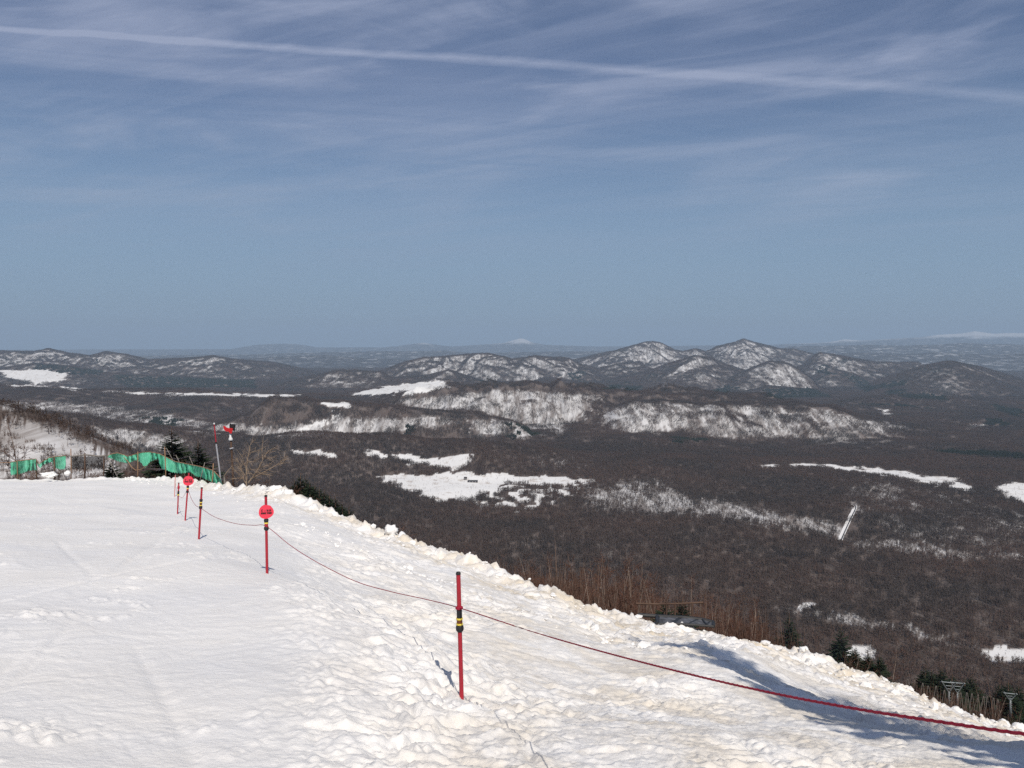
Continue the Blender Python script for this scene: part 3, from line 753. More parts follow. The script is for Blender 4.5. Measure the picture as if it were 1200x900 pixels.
def sample_area(D0, D1, cell, jitter=.9):
    ys = np.arange(D0, D1, cell); xs = []; yy = []
    for y in ys:
        w = y * .83
        x = np.arange(-w, w, cell); xs.append(x); yy.append(np.full_like(x, y))
    x = np.concatenate(xs); y = np.concatenate(yy)
    x = x + rng.uniform(-.5, .5, x.shape) * cell * jitter; y = y + rng.uniform(-.5, .5, y.shape) * cell * jitter
    return x, y
def normals_rot(x, y, e):
    hx = (terr_h(x + e, y) - terr_h(x - e, y)) / (2 * e); hy = (terr_h(x, y + e) - terr_h(x, y - e)) / (2 * e)
    sl = np.hypot(hx, hy); k = np.minimum(1, .8 / np.maximum(sl, 1e-6)); hx *= k; hy *= k
    a = np.arctan(hy); b_ = -np.arctan(hx); c = rng.uniform(0, 6.28, x.shape)
    # spin about the tree axis first, then lean with the ground: Ry(b) Rx(a) Rz(c) written as XYZ angles
    ca, sa, cb, sb, cc_, sc_ = np.cos(a), np.sin(a), np.cos(b_), np.sin(b_), np.cos(c), np.sin(c)
    r00 = cb * cc_ + sb * sa * sc_; r10 = ca * sc_; r20 = -sb * cc_ + cb * sa * sc_
    r21 = sb * sc_ + cb * sa * cc_; r22 = cb * ca
    return np.stack([np.arctan2(r21, r22), -np.arcsin(np.clip(r20, -1, 1)), np.arctan2(r10, r00)], -1)
sets = []
for (D0, D1, cell, e) in ((260, 3900, 24, 10), (3900, 19000, 60, 30)):
    x, y = sample_area(D0, D1, cell)
    z = terr_h(x, y)
    op, de, dk_, cl_, ppx, ppy = cover(x, y, z)
    # skip ground that no viewpoint near the photographer's can see: keep what lies within the picture's cone
    keep = ~cl_ & ~dk_ & (ppy < 960) & (de > 0)
    keep &= ~((ppx > 973) & (ppx < 1008) & (ppy > 588) & (ppy < 636) & (np.abs(ppx - np.interp(ppy, [590, 594, 600, 620, 633], [999, 1002, 999, 991, 984])) < 6))
    keep &= y > 430
    sets.append((x, y, z, keep, dk_ & ~cl_, e, D0, de))
LBL = {(0, 0): 'dense bare brown winter woods covering the valley floor', (0, 1): 'open bare woods on the valley floor with snow between the trunks', (0, 2): 'sparse bare trees over bright snow on the lit valley banks',
       (1, 0): 'dense dark bare woods on the plateau and hill tops', (1, 1): 'grey open woods on the snowy flanks of the hills', (1, 2): 'thin bare woods on the brightest snowy bluff faces'}
for k, (x, y, z, keep, dk_, e, D0, de) in enumerate(sets):
    dd = de + rng.uniform(-.12, .12, de.shape)
    for j, (lo, hi) in enumerate(((.72, 9), (.34, .72), (-9, .34))):
        q = keep & (dd >= lo) & (dd < hi)
        xs, ys = x[q], y[q]
        o = scatter('woods', xs, ys, z[q], normals_rot(xs, ys, e), rng.uniform(.8, 1.2, xs.shape), LV[k, j], k * 3 + j)
        o['kind'] = 'stuff'; o['label'] = LBL[k, j]
ex_, ey_ = [], []
for (x, y, z, keep, dk_, e, D0, op) in sets:
    rep = 1 if D0 < 3000 else 4
    for _ in range(rep):
        jx = rng.uniform(-.5, .5, dk_.sum()) * (0 if rep == 1 else 60); jy = rng.uniform(-.5, .5, dk_.sum()) * (0 if rep == 1 else 60)
        ex_.append(x[dk_] + jx); ey_.append(y[dk_] + jy)
ex_ = np.concatenate(ex_); ey_ = np.concatenate(ey_)
# scattered evergreens among the bare trees
sx, sy = sample_area(300, 5000, 120); sk = fbm(sx / 500, sy / 500, 600, 3) > .38; sx, sy = sx[sk], sy[sk]
o = scatter('evergreen_woods', ex_, ey_, terr_h(ex_, ey_), normals_rot(ex_, ey_, 15), rng.uniform(.8, 1.2, ex_.shape), src_e, 9)
o['kind'] = 'stuff'; o['label'] = 'dark evergreen plantations at the feet of the far hills'
# lone small trees dotted over the clearings
x, y = sample_area(1000, 3900, 17)
z = terr_h(x, y); op, de, dk_, cl_, ppx, ppy = cover(x, y, z)
kp = cl_ & (rng.uniform(0, 1, x.shape) < .26 * (1 + 3 * sstep(.0, .4, perlin(x / 60, y / 60, 66))))
x, y, z = x[kp], y[kp], z[kp]
rt = np.zeros((len(x), 3)); rt[:, 2] = rng.uniform(0, 6.28, len(x))
o = scatter('scattered_trees', x, y, z, rt, rng.uniform(.4, .9, len(x)), src_s, 3)
o['kind'] = 'stuff'; o['label'] = 'small lone bare trees dotted over the snowy clearings'
#__OBJECTS__
# ------------------------------------------------------------------ materials of the small things
m_red = material('red_plastic', (.42, .018, .035), .42, .4, noise=(6, (.33, .02, .03), .2))
m_redp = material('faded_pink_plastic', (.62, .22, .19), .6, .3, noise=(5, (.5, .2, .16), .2))
m_sign = material('red_sign_plate', (.80, .045, .085), .5, .3, noise=(9, (.72, .06, .09), .2))
m_blk = material('black_rubber', (.014, .014, .016), .55, .3, noise=(20, (.03, .03, .03), .3))
m_yel = material('yellow_tape', (.80, .62, .09), .5, .3)
m_brn = material('brown_tape', (.16, .055, .02), .6, .2)
m_rope = material('red_rope', (.36, .02, .045), .75, .15, noise=(60, (.24, .02, .04), .25))
m_net = material('green_net', (.07, .43, .27), .8, .1, noise=(1.8, (.18, .56, .40), .2), bump=(30, .5, .02))
m_net.node_tree.nodes['Principled BSDF'].inputs['Alpha'].default_value = .90      # a fine open weave
m_bnet = material('black_net', (.02, .02, .022), .85, .1)
m_bamboo = material('weathered_bamboo', (.33, .20, .12), .8, .1, noise=(4, (.22, .13, .08), .2))
m_steel = material('galvanised_steel', (.26, .29, .30), .55, .5, .4, noise=(3, (.18, .2, .2), .2))
m_steel2 = material('pale_weathered_timber', (.25, .225, .20), .8, .2, noise=(3, (.16, .14, .12), .2))
m_white = material('white_paint', (.78, .77, .74), .5, .4)
m_grey = material('grey_pipe', (.40, .40, .42), .5, .4)
m_bark = material('pale_birch_bark', (.33, .27, .22), .85, .1, noise=(2.5, (.20, .14, .11), .2))
m_barkd = material('dark_bark', (.085, .055, .042), .9, .05, noise=(2.5, (.14, .09, .065), .2))
m_twig = material('reddish_twigs', (.095, .052, .040), .9, .05, noise=(.6, (.16, .085, .06), .2))
m_dry = material('bleached_branches', (.38, .29, .21), .85, .1, noise=(4, (.25, .18, .13), .2))
m_fir = material('fir_needles', (.014, .022, .015), .85, .1, noise=(1.2, (.03, .042, .022), .2))
m_clod = m_snow

def hit(px, py, fn=snow_h, D0=3.2, D1=52.0, n=2500):
    u, s_ = ray(px, py); d = np.exp(np.linspace(math.log(D0), math.log(D1), n))
    z = fn(u * d, d); v = (-s_ * d) <= z
    i = int(np.argmax(v)) if v.any() else n - 1
    return Vector((float(u * d[i]), float(d[i]), float(-s_ * d[i])))
def facing(p):          # turn about z that makes local -y look at the viewer
    return math.atan2(p[0], p[1]) * -1
# ------------------------------------------------------------------ marker poles
POLES = [
 dict(bot=(541, 818), top=(537, 670), kind=0, mat=m_red, label='nearest red pole, with yellow and black bands and the rope tied round it', tie=.716),
 dict(bot=(313, 672), top=(311.5, 580), kind=1, mat=m_red, label='second red pole, carrying the larger round red sign', tie=.60),
 dict(bot=(233, 632), top=(236.5, 571), kind=2, mat=m_red, label='leaning red pole without a sign between the two round signs', tie=.60),
 dict(bot=(217, 610), top=(221.5, 553), kind=3, mat=m_red, label='far red pole with a small round sign in front of the green net', tie=.62),
 dict(bot=(208, 603), top=(209.5, 565.5), kind=4, mat=m_red, label='short red pole just left of the far round sign', tie=.6),
 dict(bot=(204.5, 582), top=(205.5, 556), kind=5, mat=m_redp, label='farthest pole of the rope line, thin and faded pink', tie=.7),
]
ties = []
def marker_pole(b_, t_, kind, mat, label, tie, rad=.0185, tie_mesh=False):
    axis = t_ - b_; L = axis.length
    q = Vector((0, 0, 1)).rotation_difference(axis.normalized())
    root = empty('marker_pole', b_, q.to_euler(), label=label, category='pole', group='red poles along the rope line')
    k = max(1.0, L and 1.0)
    def lat(nm, prof, m, n=14):
        mb = MB(); mb.lathe(prof, n); return mb.build(nm, m, root, smooth=False)
    lat('shaft', [(rad, -.45), (rad, L * .985)], mat)
    lat('cap', [(rad * 1.12, L * .978), (rad * 1.12, L * .992), (rad * .8, L * .999), (.001, L * 1.002)], m_blk)
    if kind == 0:
        lat('sleeve', [(rad * 1.25, L * .637), (rad * 1.25, L * .702)], m_blk)
        lat('band', [(rad * 1.5, L * .624), (rad * 1.55, L * .631), (rad * 1.5, L * .637)], m_yel)
        lat('band', [(rad * 1.5, L * .582), (rad * 1.55, L * .588), (rad * 1.5, L * .595)], m_yel)
        lat('tape', [(rad * 1.3, L * .595), (rad * 1.3, L * .624)], m_brn)
        lat('clamp', [(rad * 1.25, L * .581), (rad * 1.7, L * .573), (rad * 1.85, L * .555), (rad * 1.7, L * .538), (rad * 1.15, L * .526)], m_blk)
        lat('rope_knot', [(rad * 1.15, L * .704), (rad * 1.75, L * .709), (rad * 1.75, L * .722), (rad * 1.2, L * .728)], m_rope)
    elif kind in (1, 3):
        c = .79 if kind == 1 else .82
        c0 = .70 if kind == 1 else .72
        lat('sleeve', [(rad * 1.5, L * (c0 - .045)), (rad * 1.75, L * (c0 - .02)), (rad * 1.5, L * (c0 - .005))], m_blk)
        lat('band', [(rad * 1.5, L * (c0 - .065)), (rad * 1.5, L * (c0 - .048))], m_yel)
        lat('tape', [(rad * 1.35, L * (c0 - .10)), (rad * 1.35, L * (c0 - .066))], m_red)
        lat('clamp', [(rad * 1.3, L * (c0 - .15)), (rad * 1.8, L * (c0 - .135)), (rad * 1.8, L * (c0 - .115)), (rad * 1.4, L * (c0 - .10))], m_blk)
        r_ = L * (.088 if kind == 1 else .098)
        # the plate: a slightly lobed disc that faces the viewer
        inv = q.inverted(); f = inv @ Vector((-b_.x, -b_.y, 0)).normalized()
        f = Vector((f.x, f.y, 0)).normalized(); sd = Vector((0, 0, 1)).cross(f)
        ctr = Vector((0, 0, L * c)) + f * rad * 1.5
        n = 36; mb = MB(); vs = []
        for side in (0, 1):
            for i in range(n):
                a = 2 * math.pi * i / n
                rr = r_ * (1 + .035 * math.cos(3 * a + .6) + (.05 if abs(a - .9) < .2 else 0)) * (1 - .06 * side * 0)
                vs.append(ctr + sd * math.cos(a) * rr * 1.04 + Vector((0, 0, 1)) * math.sin(a) * rr + f * (.008 if side == 0 else -.004))
        mb.add(vs, [tuple(range(n)), tuple(range(2 * n - 1, n - 1, -1))] + [(i, n + i, n + (i + 1) % n, (i + 1) % n) for i in range(n)])
        plate = mb.build('sign_plate', m_sign, root)
        # two rows of worn black characters
        mb = MB(); rr = random.Random(3)
        def stroke(x0, z0, x1, z1, w):
            a = ctr + sd * x0 * r_ + Vector((0, 0, z0 * r_)) + f * .0095; b2 = ctr + sd * x1 * r_ + Vector((0, 0, z1 * r_)) + f * .0095
            mb.tube([a, b2], w * r_, 4)
        sx = 1
        for x in (-.60,): stroke(x, .34, x, .04, .055); stroke(x, .34, x + .14, .34, .045); stroke(x, .06, x + .13, .04, .04)
        stroke(-.2, .16, -.1, .16, .05)
        for x in (.14, .50):
            stroke(x, .34, x, .03, .055); stroke(x + .15, .32, x + .15, .05, .045); stroke(x, .2, x + .15, .2, .04)
        for x in (-.68, -.48, -.30, -.12, .14, .32, .50, .66):
            stroke(x, -.08, x + .02, -.30, .045); stroke(x, -.09, x + .13, -.11, .04); stroke(x, -.28, x + .12, -.27, .04)
            if rr.random() < .6: stroke(x + .12, -.1, x + .11, -.28, .04)
        mb.build('lettering', m_blk, plate)
    elif kind == 2:
        for (a, b2, m, k) in ((.725, .775, m_blk, 1.6), (.70, .718, m_yel, 1.5), (.665, .70, m_brn, 1.3), (.645, .662, m_yel, 1.5), (.585, .64, m_blk, 1.7)):
            lat({m_blk: 'sleeve', m_yel: 'band', m_brn: 'tape'}[m], [(rad * k * .85, L * a), (rad * k, L * (a + .01)), (rad * k, L * (b2 - .01)), (rad * k * .85, L * b2)], m)
    elif kind == 4:
        lat('knot', [(rad * 1.2, L * .80), (rad * 1.9, L * .82), (rad * 1.7, L * .88), (rad, L * .9)], m_red)
        lat('sleeve', [(rad * 1.5, L * .64), (rad * 1.5, L * .74)], m_blk)
        lat('band', [(rad * 1.55, L * .60), (rad * 1.55, L * .635)], m_yel)
    return root, b_ + axis * tie, L
for p in POLES:
    b_ = hit(*p['bot'])
    t_ = W(p['top'][0], p['top'][1], b_.y + (.02 if p['kind'] else 0.0))
    root, tp, L = marker_pole(b_, t_, p['kind'], p['mat'], p['label'], p['tie'], .0185 if p['kind'] != 5 else .014)
    ties.append(tp); print('pole', [round(v, 2) for v in b_], round(L, 2))
# one long rope from pole to pole, laid as three twisted strands
def pts_px(seq): return [W(*q) for q in seq]
path = pts_px([(1500, 880, 1.28), (1400, 877, 1.38), (1300, 870, 1.5), (1200, 860, 1.66), (1100, 845.5, 1.9), (1000, 830, 2.22), (900, 811, 2.65), (800, 788, 3.25), (700, 762, 4.2), (620, 739, 5.4)])
t1, t2, t3, t4, t5, t6 = ties
def span(a, b_, mids):
    """mids: (fraction, px, py)"""
    out = [a]
    for f_, px, py in mids: out.append(W(px, py, a.y + (b_.y - a.y) * f_))
    return out
path += span(t1, t2, [(.25, 500, 702.5), (.45, 455, 692.5), (.6, 415, 680.5), (.78, 370, 658), (.9, 340, 639)])
path += span(t2, t3, [(.2, 298, 615.5), (.45, 282, 614.5), (.65, 266, 611), (.85, 250, 605)])
path += span(t3, t4, [(.35, 229, 592), (.7, 224, 584)])
path += span(t4, t5, [(.5, 214, 583)])
path += span(t5, t6, [(.5, 207, 577)]) + [t6]
# smooth the polyline
def catmull(P, k):
    out = []
    for i in range(len(P) - 1):
        p0, p1, p2, p3 = P[max(i - 1, 0)], P[i], P[i + 1], P[min(i + 2, len(P) - 1)]
        for j in range(k):
            t = j / k
            out.append(.5 * ((2 * p1) + (p2 - p0) * t + (2 * p0 - 5 * p1 + 4 * p2 - p3) * t * t + (3 * p1 - p0 - 3 * p2 + p3) * t ** 3))
    out.append(P[-1]); return out
dense = catmull(path, 10)
step = .009; rs = [dense[0]]; acc = 0
for a, b_ in zip(dense[:-1], dense[1:]):
    d = (b_ - a).length; n = max(1, int(d / (step if a.y < 5 else .08)))
    for j in range(1, n + 1): rs.append(a.lerp(b_, j / n))
mb = MB(); nv = 9; vs, fs = [], []; ph = 0
for i, p in enumerate(rs):
    d = (rs[min(i + 1, len(rs) - 1)] - rs[max(i - 1, 0)]).normalized()
    a = d.cross(Vector((0, 0, 1))).normalized(); b_ = d.cross(a)
    if i: ph += (p - rs[i - 1]).length / .034 * 2 * math.pi * (1 if p.y < 6 else 0)
    for k in range(nv):
        t = 2 * math.pi * k / nv; r_ = .0038 * (1 + .22 * math.cos(3 * t)) * (1 if p.y < 8 else 1.0)
        vs.append(p + (a * math.cos(t + ph / 3) + b_ * math.sin(t + ph / 3)) * r_)
for i in range(len(rs) - 1):
    for k in range(nv): fs.append((i * nv + k, i * nv + (k + 1) % nv, (i + 1) * nv + (k + 1) % nv, (i + 1) * nv + k))
mb.add(vs, fs); o = mb.build('rope', m_rope, None, True)
tag(o, 'long twisted red rope sagging from pole to pole across the snow', 'rope')
# pole that carries the rope's near end, just past the picture's right edge
e0 = W(1500, 880, 1.28); g0 = Vector((e0.x, e0.y, -1.75))
marker_pole(g0, Vector((e0.x, e0.y, e0.z + .35)), 0, m_red, 'red pole beside the viewer holding the near end of the rope', .7)

# ------------------------------------------------------------------ trees
def tube_tri(mb, pts, rad, n=3, mi=0): mb.tube(pts, rad, n, mi, caps=False)
def bare_tree(seed, H, stems=1, spread=.35, twigs=70, tr=.012, lean=.06):
    """-> trunk mesh builder, crown mesh builder, for a bare tree of unit-ish height H"""
    r_ = random.Random(seed); T = MB(); K = MB()
    def walk(p, d, L, k, wob):
        pts = [p.copy()]
        for i in range(k):
            d = (d + Vector((r_.gauss(0, wob), r_.gauss(0, wob), r_.gauss(0, wob * .4) + .05))).normalized(); p = p + d * L / k; pts.append(p.copy())
        return pts
    for s_ in range(stems):
        a = r_.uniform(0, 6.28); sp = spread * r_.uniform(.2, 1) if stems > 1 else lean
        d = Vector((math.cos(a) * sp, math.sin(a) * sp, 1)).normalized()
        h = H * (r_.uniform(.65, 1) if s_ else 1)
        tp = walk(Vector((math.cos(a) * .06, math.sin(a) * .06, -.6)) * (1 if stems > 1 else .3) + Vector((0, 0, -.3)), d, h + .4, 8, .05)
        rd = [h * tr * (1 - .86 * i / 8) for i in range(9)]
        tube_tri(T, tp, rd, 5 if stems == 1 else 4)
        nb = int(15 / stems ** .5) + 3
        for b_ in range(nb):
            t = r_.uniform(.25, .95); j = t * 8; i = int(j); p = tp[i].lerp(tp[min(i + 1, 8)], j - i)
            a = r_.uniform(0, 6.28); up = r_.uniform(.5, 1.3)
            L = h * r_.uniform(.18, .38) * (1.15 - t * .75)
            bp_ = walk(p, Vector((math.cos(a), math.sin(a), up)).normalized(), L, 4, .12)
            r0 = h * tr * (1 - .8 * t) * .5
            tube_tri(K, bp_, [r0, r0 * .8, r0 * .6, r0 * .4, r0 * .2])
            for w in range(int(twigs / nb / stems ** .5) + 1):
                m = r_.uniform(.2, 1) * 4; ii = min(int(m), 3); q = bp_[ii].lerp(bp_[ii + 1], m - ii)
                dd = (Vector((r_.gauss(0, .7), r_.gauss(0, .7), r_.uniform(.2, 1.2)))).normalized(); l2 = L * r_.uniform(.25, .6)
                e = q + dd * l2; sd = dd.cross(Vector((r_.gauss(0, 1), r_.gauss(0, 1), .1))).normalized() * max(h * .0016, .006)
                K.add([q - sd, q + sd, e], [(0, 1, 2)])
                for v in range(2):
                    q2 = q.lerp(e, r_.uniform(.3, .8)); d2 = (dd + Vector((r_.gauss(0, .6), r_.gauss(0, .6), r_.gauss(0, .3)))).normalized()
                    K.add([q2 - sd * .8, q2 + sd * .8, q2 + d2 * l2 * .55], [(0, 1, 2)])
    return T, K
def make_tree(kind, seed, H, name, mt, mk, **kw):
    T, K = bare_tree(seed, H, **kw)
    root = bpy.data.objects.new(name, None); C.objects.link(root)
    T.build('trunk', mt, root, True); K.build('crown', mk, root)
    return root
def make_fir(seed, H, name='fir_tree', full=1.0):
    r_ = random.Random(seed); T = MB(); K = MB()
    T.tube([(0, 0, -1), (0, 0, H * .5), (0, 0, H)], [H * .018, H * .012, .01], 6)
    n = int(H * 6) + 12
    for i in range(n):
        t = i / n; z = H * (.08 + .9 * t); L = H * .27 * (1 - t) ** .85 * r_.uniform(.7, 1.15) + .06 * H * (1 - t)
        for b_ in range(7 if t < .8 else 5):
            if r_.random() > full: continue
            a = r_.uniform(0, 6.28); dr = Vector((math.cos(a), math.sin(a), 0)); lift = r_.uniform(-.32, -.02) + .5 * t
            base = Vector((0, 0, z)); tip = base + dr * L + Vector((0, 0, L * lift)); sd = Vector((-dr.y, dr.x, 0))
            k = 4
            for j in range(k):
                u0 = .12 + j / k * .82; p = base.lerp(tip, u0); wv = L * .26 * (1 - u0 * .75) * r_.uniform(.7, 1.2)
                q = base.lerp(tip, min(1.08, u0 + .34))
                K.add([p, q + sd * wv - Vector((0, 0, wv * .5)), q], [(0, 1, 2)]); K.add([p, q, q - sd * wv - Vector((0, 0, wv * .55))], [(0, 1, 2)])
                K.add([p, q, p.lerp(q, .5) - Vector((0, 0, wv * .8))], [(0, 1, 2)])
    root = bpy.data.objects.new(name, None); C.objects.link(root)
    T.build('trunk', m_barkd, root, True); K.build('crown', m_fir, root)
    return root
def ground(x, y): return float(terr_h(np.array([x]), np.array([y]))[0])
used = set()
def place(proto, H0, px, D, py_top=None, H=None, sx=1.0, **kw):
    u, s_ = ray(px, py_top if py_top else 600)
    x = float(u * D); zg = ground(x, D)
    if py_top is not None: H = max(.6, -float(s_) * D - zg)
    sc = H / H0
    first = proto.name not in used
    r_ = proto if first else copy_tree(proto, (0, 0, 0))
    used.add(proto.name)
    r_.location = (x, D, zg); r_.rotation_euler = (0, 0, random.uniform(0, 6.28)); r_.scale = (sc * sx, sc * sx, sc)
    for k, v in kw.items(): r_[k] = v
    return r_
firs = [make_fir(20 + i, 7.0) for i in range(3)]
G_FIR = 'dark firs standing behind the snow edge'
for i, (px, py, D, lb) in enumerate([
    (201, 499, 80, 'tallest dark fir, behind the middle of the long green net'), (232, 514.5, 76, 'smaller dark fir behind the right end of the long green net'),
    (131, 536, 56, 'low dark fir behind the left end of the long green net'),
    (352, 554, 66, 'tall dark fir at the head of the group left of the big snow lump'), (363, 563, 62, 'dark fir second in the group left of the big snow lump'), (374, 569, 58, 'dark fir in the middle of the group left of the big snow lump'),
    (386, 578, 54, 'dark fir fourth in the group left of the big snow lump'), (401, 588, 50, 'low dark fir, rightmost of the group left of the big snow lump'),
    (345, 562, 66, 'thin dark fir left of the tall one heading the fir group'), (358, 557, 70, 'dark fir just right of the tall one heading the fir group'), (369, 566, 60, 'dark fir in the left half of the fir group, slightly lower'), (380, 573, 56, 'dark fir in the right half of the fir group'), (393, 581, 52, 'dark fir near the right end of the fir group'), (409, 592, 46, 'lowest dark fir closing the group towards the snow lump'),
    (779, 702, 27, 'small dark fir behind the black rail, left one'), (800, 701, 28, 'small dark fir behind the black rail, right one'),
    (1003, 757, 118, 'dark fir, tallest of the group above the snow lumps at right'), (1017, 764, 112, 'dark fir beside the tallest one above the snow lumps at right'), (1031, 767, 108, 'low dark fir right of the pair above the snow lumps at right'),
    (1085, 780, 245, 'dark fir left of the lift towers, leftmost'), (1092, 784, 240, 'dark fir left of the lift towers, second'), (1104, 781, 240, 'dark fir right behind the steel lift tower, broad'), (1116, 789, 235, 'small dark fir above the lattice of the lift tower'),
    (1131, 793, 240, 'dark pointed fir between the two lift towers, left'), (1139, 790, 245, 'dark pointed fir between the two lift towers, right'), (1172, 799, 240, 'dark fir left behind the right lift tower'), (1182, 797, 235, 'dark fir behind the right lift tower'), (1194, 801, 240, 'dark fir at the right edge behind the lift tower'),
    (925, 717, 560, 'tiny lone fir in the brown woods below the brush'), (986, 731, 520, 'tiny dark fir in the brown woods above the small clearing')]):
    place(firs[i % 3], 7.0, px, D, py, sx=(1.45 if D < 100 else 1.4) if D < 400 else 1.0, label=lb, category='fir tree', group=G_FIR)

birch = [make_tree(0, 50 + i, 5.0, 'bare_birch', m_bark, m_twig, stems=(1, 2, 1, 3, 2)[i], spread=.3, lean=.16, twigs=150, tr=.011) for i in range(5)]
brush = [make_tree(0, 70 + i, 3.0, 'bare_bush', m_barkd, m_twig, stems=7, spread=.45, twigs=150, tr=.010) for i in range(5)]
topline = [(0, 522), (120, 532), (250, 530), (330, 552), (420, 585), (470, 618), (540, 640), (600, 652), (640, 652), (700, 645), (760, 664), (830, 685), (880, 705), (950, 742), (1000, 763), (1050, 782), (1100, 800), (1200, 812)]
rr = random.Random(99)
def top_at(px): return float(np.interp(px, [t[0] for t in topline], [t[1] for t in topline]))
def sil_at(px): return float(np.interp(px, [e[0] for e in EDGE], [e[1] for e in EDGE]))
def near_edge(px): return float(np.interp(px, [e[0] for e in EDGE], [e[2] for e in EDGE]))
WHERE = {'left': [(40, 'behind the faded net panel nearest the left edge'), (84, 'behind the torn net scrap'), (127, 'behind the dark see-through netting'), (180, 'behind the left half of the long green net'), (235, 'behind the right half of the long green net'), (999, 'beyond the end of the long green net')],
         'mid': [(320, 'near the bleached shrub'), (350, 'just left of the fir group'), (415, 'below the fir group'), (480, 'around the large snow lump'), (540, 'above the nearest red pole, to its left'), (999, 'at the start of the reddish thicket')],
         'brush': [(650, 'at the left end of the reddish thicket'), (690, 'left of the two tallest birches'), (722, 'around the two tallest birches'), (752, 'left of the black rail'), (785, 'behind the left half of the black rail'), (825, 'behind the right half of the black rail'), (860, 'just right of the black barrier'), (999, 'at the right end of the reddish thicket')],
         'right': [(945, 'above the pair of snow lumps'), (1000, 'left of the small snowy clearing'), (1045, 'right below the small snowy clearing'), (1100, 'above the start of the timber frames'), (1160, 'between the lift towers'), (1999, 'behind the lift tower at the right edge')]}
for zone, (x0, x1, n, f0, f1, wbush) in {'left': (-20, 275, 46, .2, .75, .6), 'mid': (275, 600, 46, .25, .75, .65), 'brush': (600, 905, 150, .5, 1.08, .3), 'right': (905, 1215, 50, .4, .95, .55)}.items():
    for i in range(n):
        px = rr.uniform(x0, x1); e = near_edge(px); D = e + (rr.uniform(4, 40) if zone != 'right' else rr.uniform(5, 70))
        if zone == 'left': D = e + rr.uniform(4, 26)
        f_ = rr.uniform(f0, f1); py = sil_at(px) - (sil_at(px) - top_at(px)) * f_
        bush = rr.random() < wbush
        if bush: py = py + (sil_at(px) - py) * .3
        q_ = (f_ - f0) / (f1 - f0)
        size = ('low', 'mid-height', 'tall')[min(2, int(q_ * 3))]
        where = next(w for lim, w in WHERE[zone] if px < lim)
        lb = '%s bare %s %s' % (size, 'reddish bush' if bush else 'thin birch', where)
        protos = brush if bush else birch
        place(protos[i % 5], 3.0 if bush else 5.0, px, D, py, sx=1.0 if bush else (.85 if zone == 'brush' else 1.0), label=lb, category='bush' if bush else 'tree', group=('bare bushes ' if bush else 'thin birches ') + where)
# the thicket that fills the slope behind them, and the scrub on the far left spur
m_scrub = wood_mat('reddish_scrub', (.098, .055, .040), (.07, .045, .036), (.16, .11, .085))
def scrub_clump(seed):
    r_ = random.Random(seed); mb = MB()
    for _ in range(26):
        x, y = r_.uniform(-3.2, 3.2), r_.uniform(-3.2, 3.2); H = r_.uniform(1.6, 3.6)
        for q in range(16):
            a = r_.uniform(0, 6.28); sp = r_.uniform(.05, .42); h = H * r_.uniform(.5, 1); b0 = Vector((x + r_.uniform(-.3, .3), y + r_.uniform(-.3, .3), -.4 + r_.uniform(0, .5) * h))
            d = Vector((math.cos(a) * sp, math.sin(a) * sp, 1)); w = Vector((-math.sin(a), math.cos(a), 0)) * .024
            mb.add([b0 - w, b0 + w, b0 + d * h * .8], [(0, 1, 2)])
    return mb.mesh('scrub', m_scrub)
src_c = bpy.data.collections.new('scrub_sources')
for i in range(6): src_c.objects.link(bpy.data.objects.new('scrub', scrub_clump(700 + i)))
x, y = sample_area(24, 400, 4.2)
ppx = 600 + F * x / y; spur = (ppx < 178) & (y > 200) & (y < 350)
zone_s = np.interp(ppx, [150, 270, 300, 560, 640, 860, 930, 1000], [.8, .7, .3, .35, 1.1, 1.1, .8, .7]) * np.where(spur, .75, 1)
e_ = np.interp(ppx, [q[0] for q in EDGE], [q[2] for q in EDGE])
kp = (y > e_ + 4) & ((y < 150) | ((y > 222) & (y < 300))) & (ppx > -200) & (ppx < 1400) & (rng.uniform(0, 1, x.shape) < np.where(spur, .35 + .5 * (perlin(x / 14, y / 14, 31) > .0), .8))
x, y, zs_ = x[kp], y[kp], zone_s[kp]
rt = np.zeros((len(x), 3)); rt[:, 2] = rng.uniform(0, 6.28, len(x))
o = scatter('scrub', x, y, terr_h(x, y), rt, zs_ * rng.uniform(.7, 1.15, len(x)), src_c, 5); o['kind'] = 'stuff'; o['label'] = 'reddish leafless scrub covering the steep slope beyond the snow edge'
x, y = sample_area(215, 352, 5.0); ppx = 600 + F * x / y
kp = (ppx < 190) & (ppx > -200) & (rng.uniform(0, 1, x.shape) < np.where(y > 318, .9, .30 + .5 * (fbm(x / 16, y / 40, 32, 3) > .0)))
x, y = x[kp], y[kp]; rt = np.zeros((len(x), 3)); rt[:, 2] = rng.uniform(0, 6.28, len(x))
o = scatter('scrub', x, y, terr_h(x, y), rt, rng.uniform(.16, .30, len(x)), LV[0, 2], 6); o['kind'] = 'stuff'; o['label'] = 'brown leafless scrub scattered over the snowy spur at the far left'
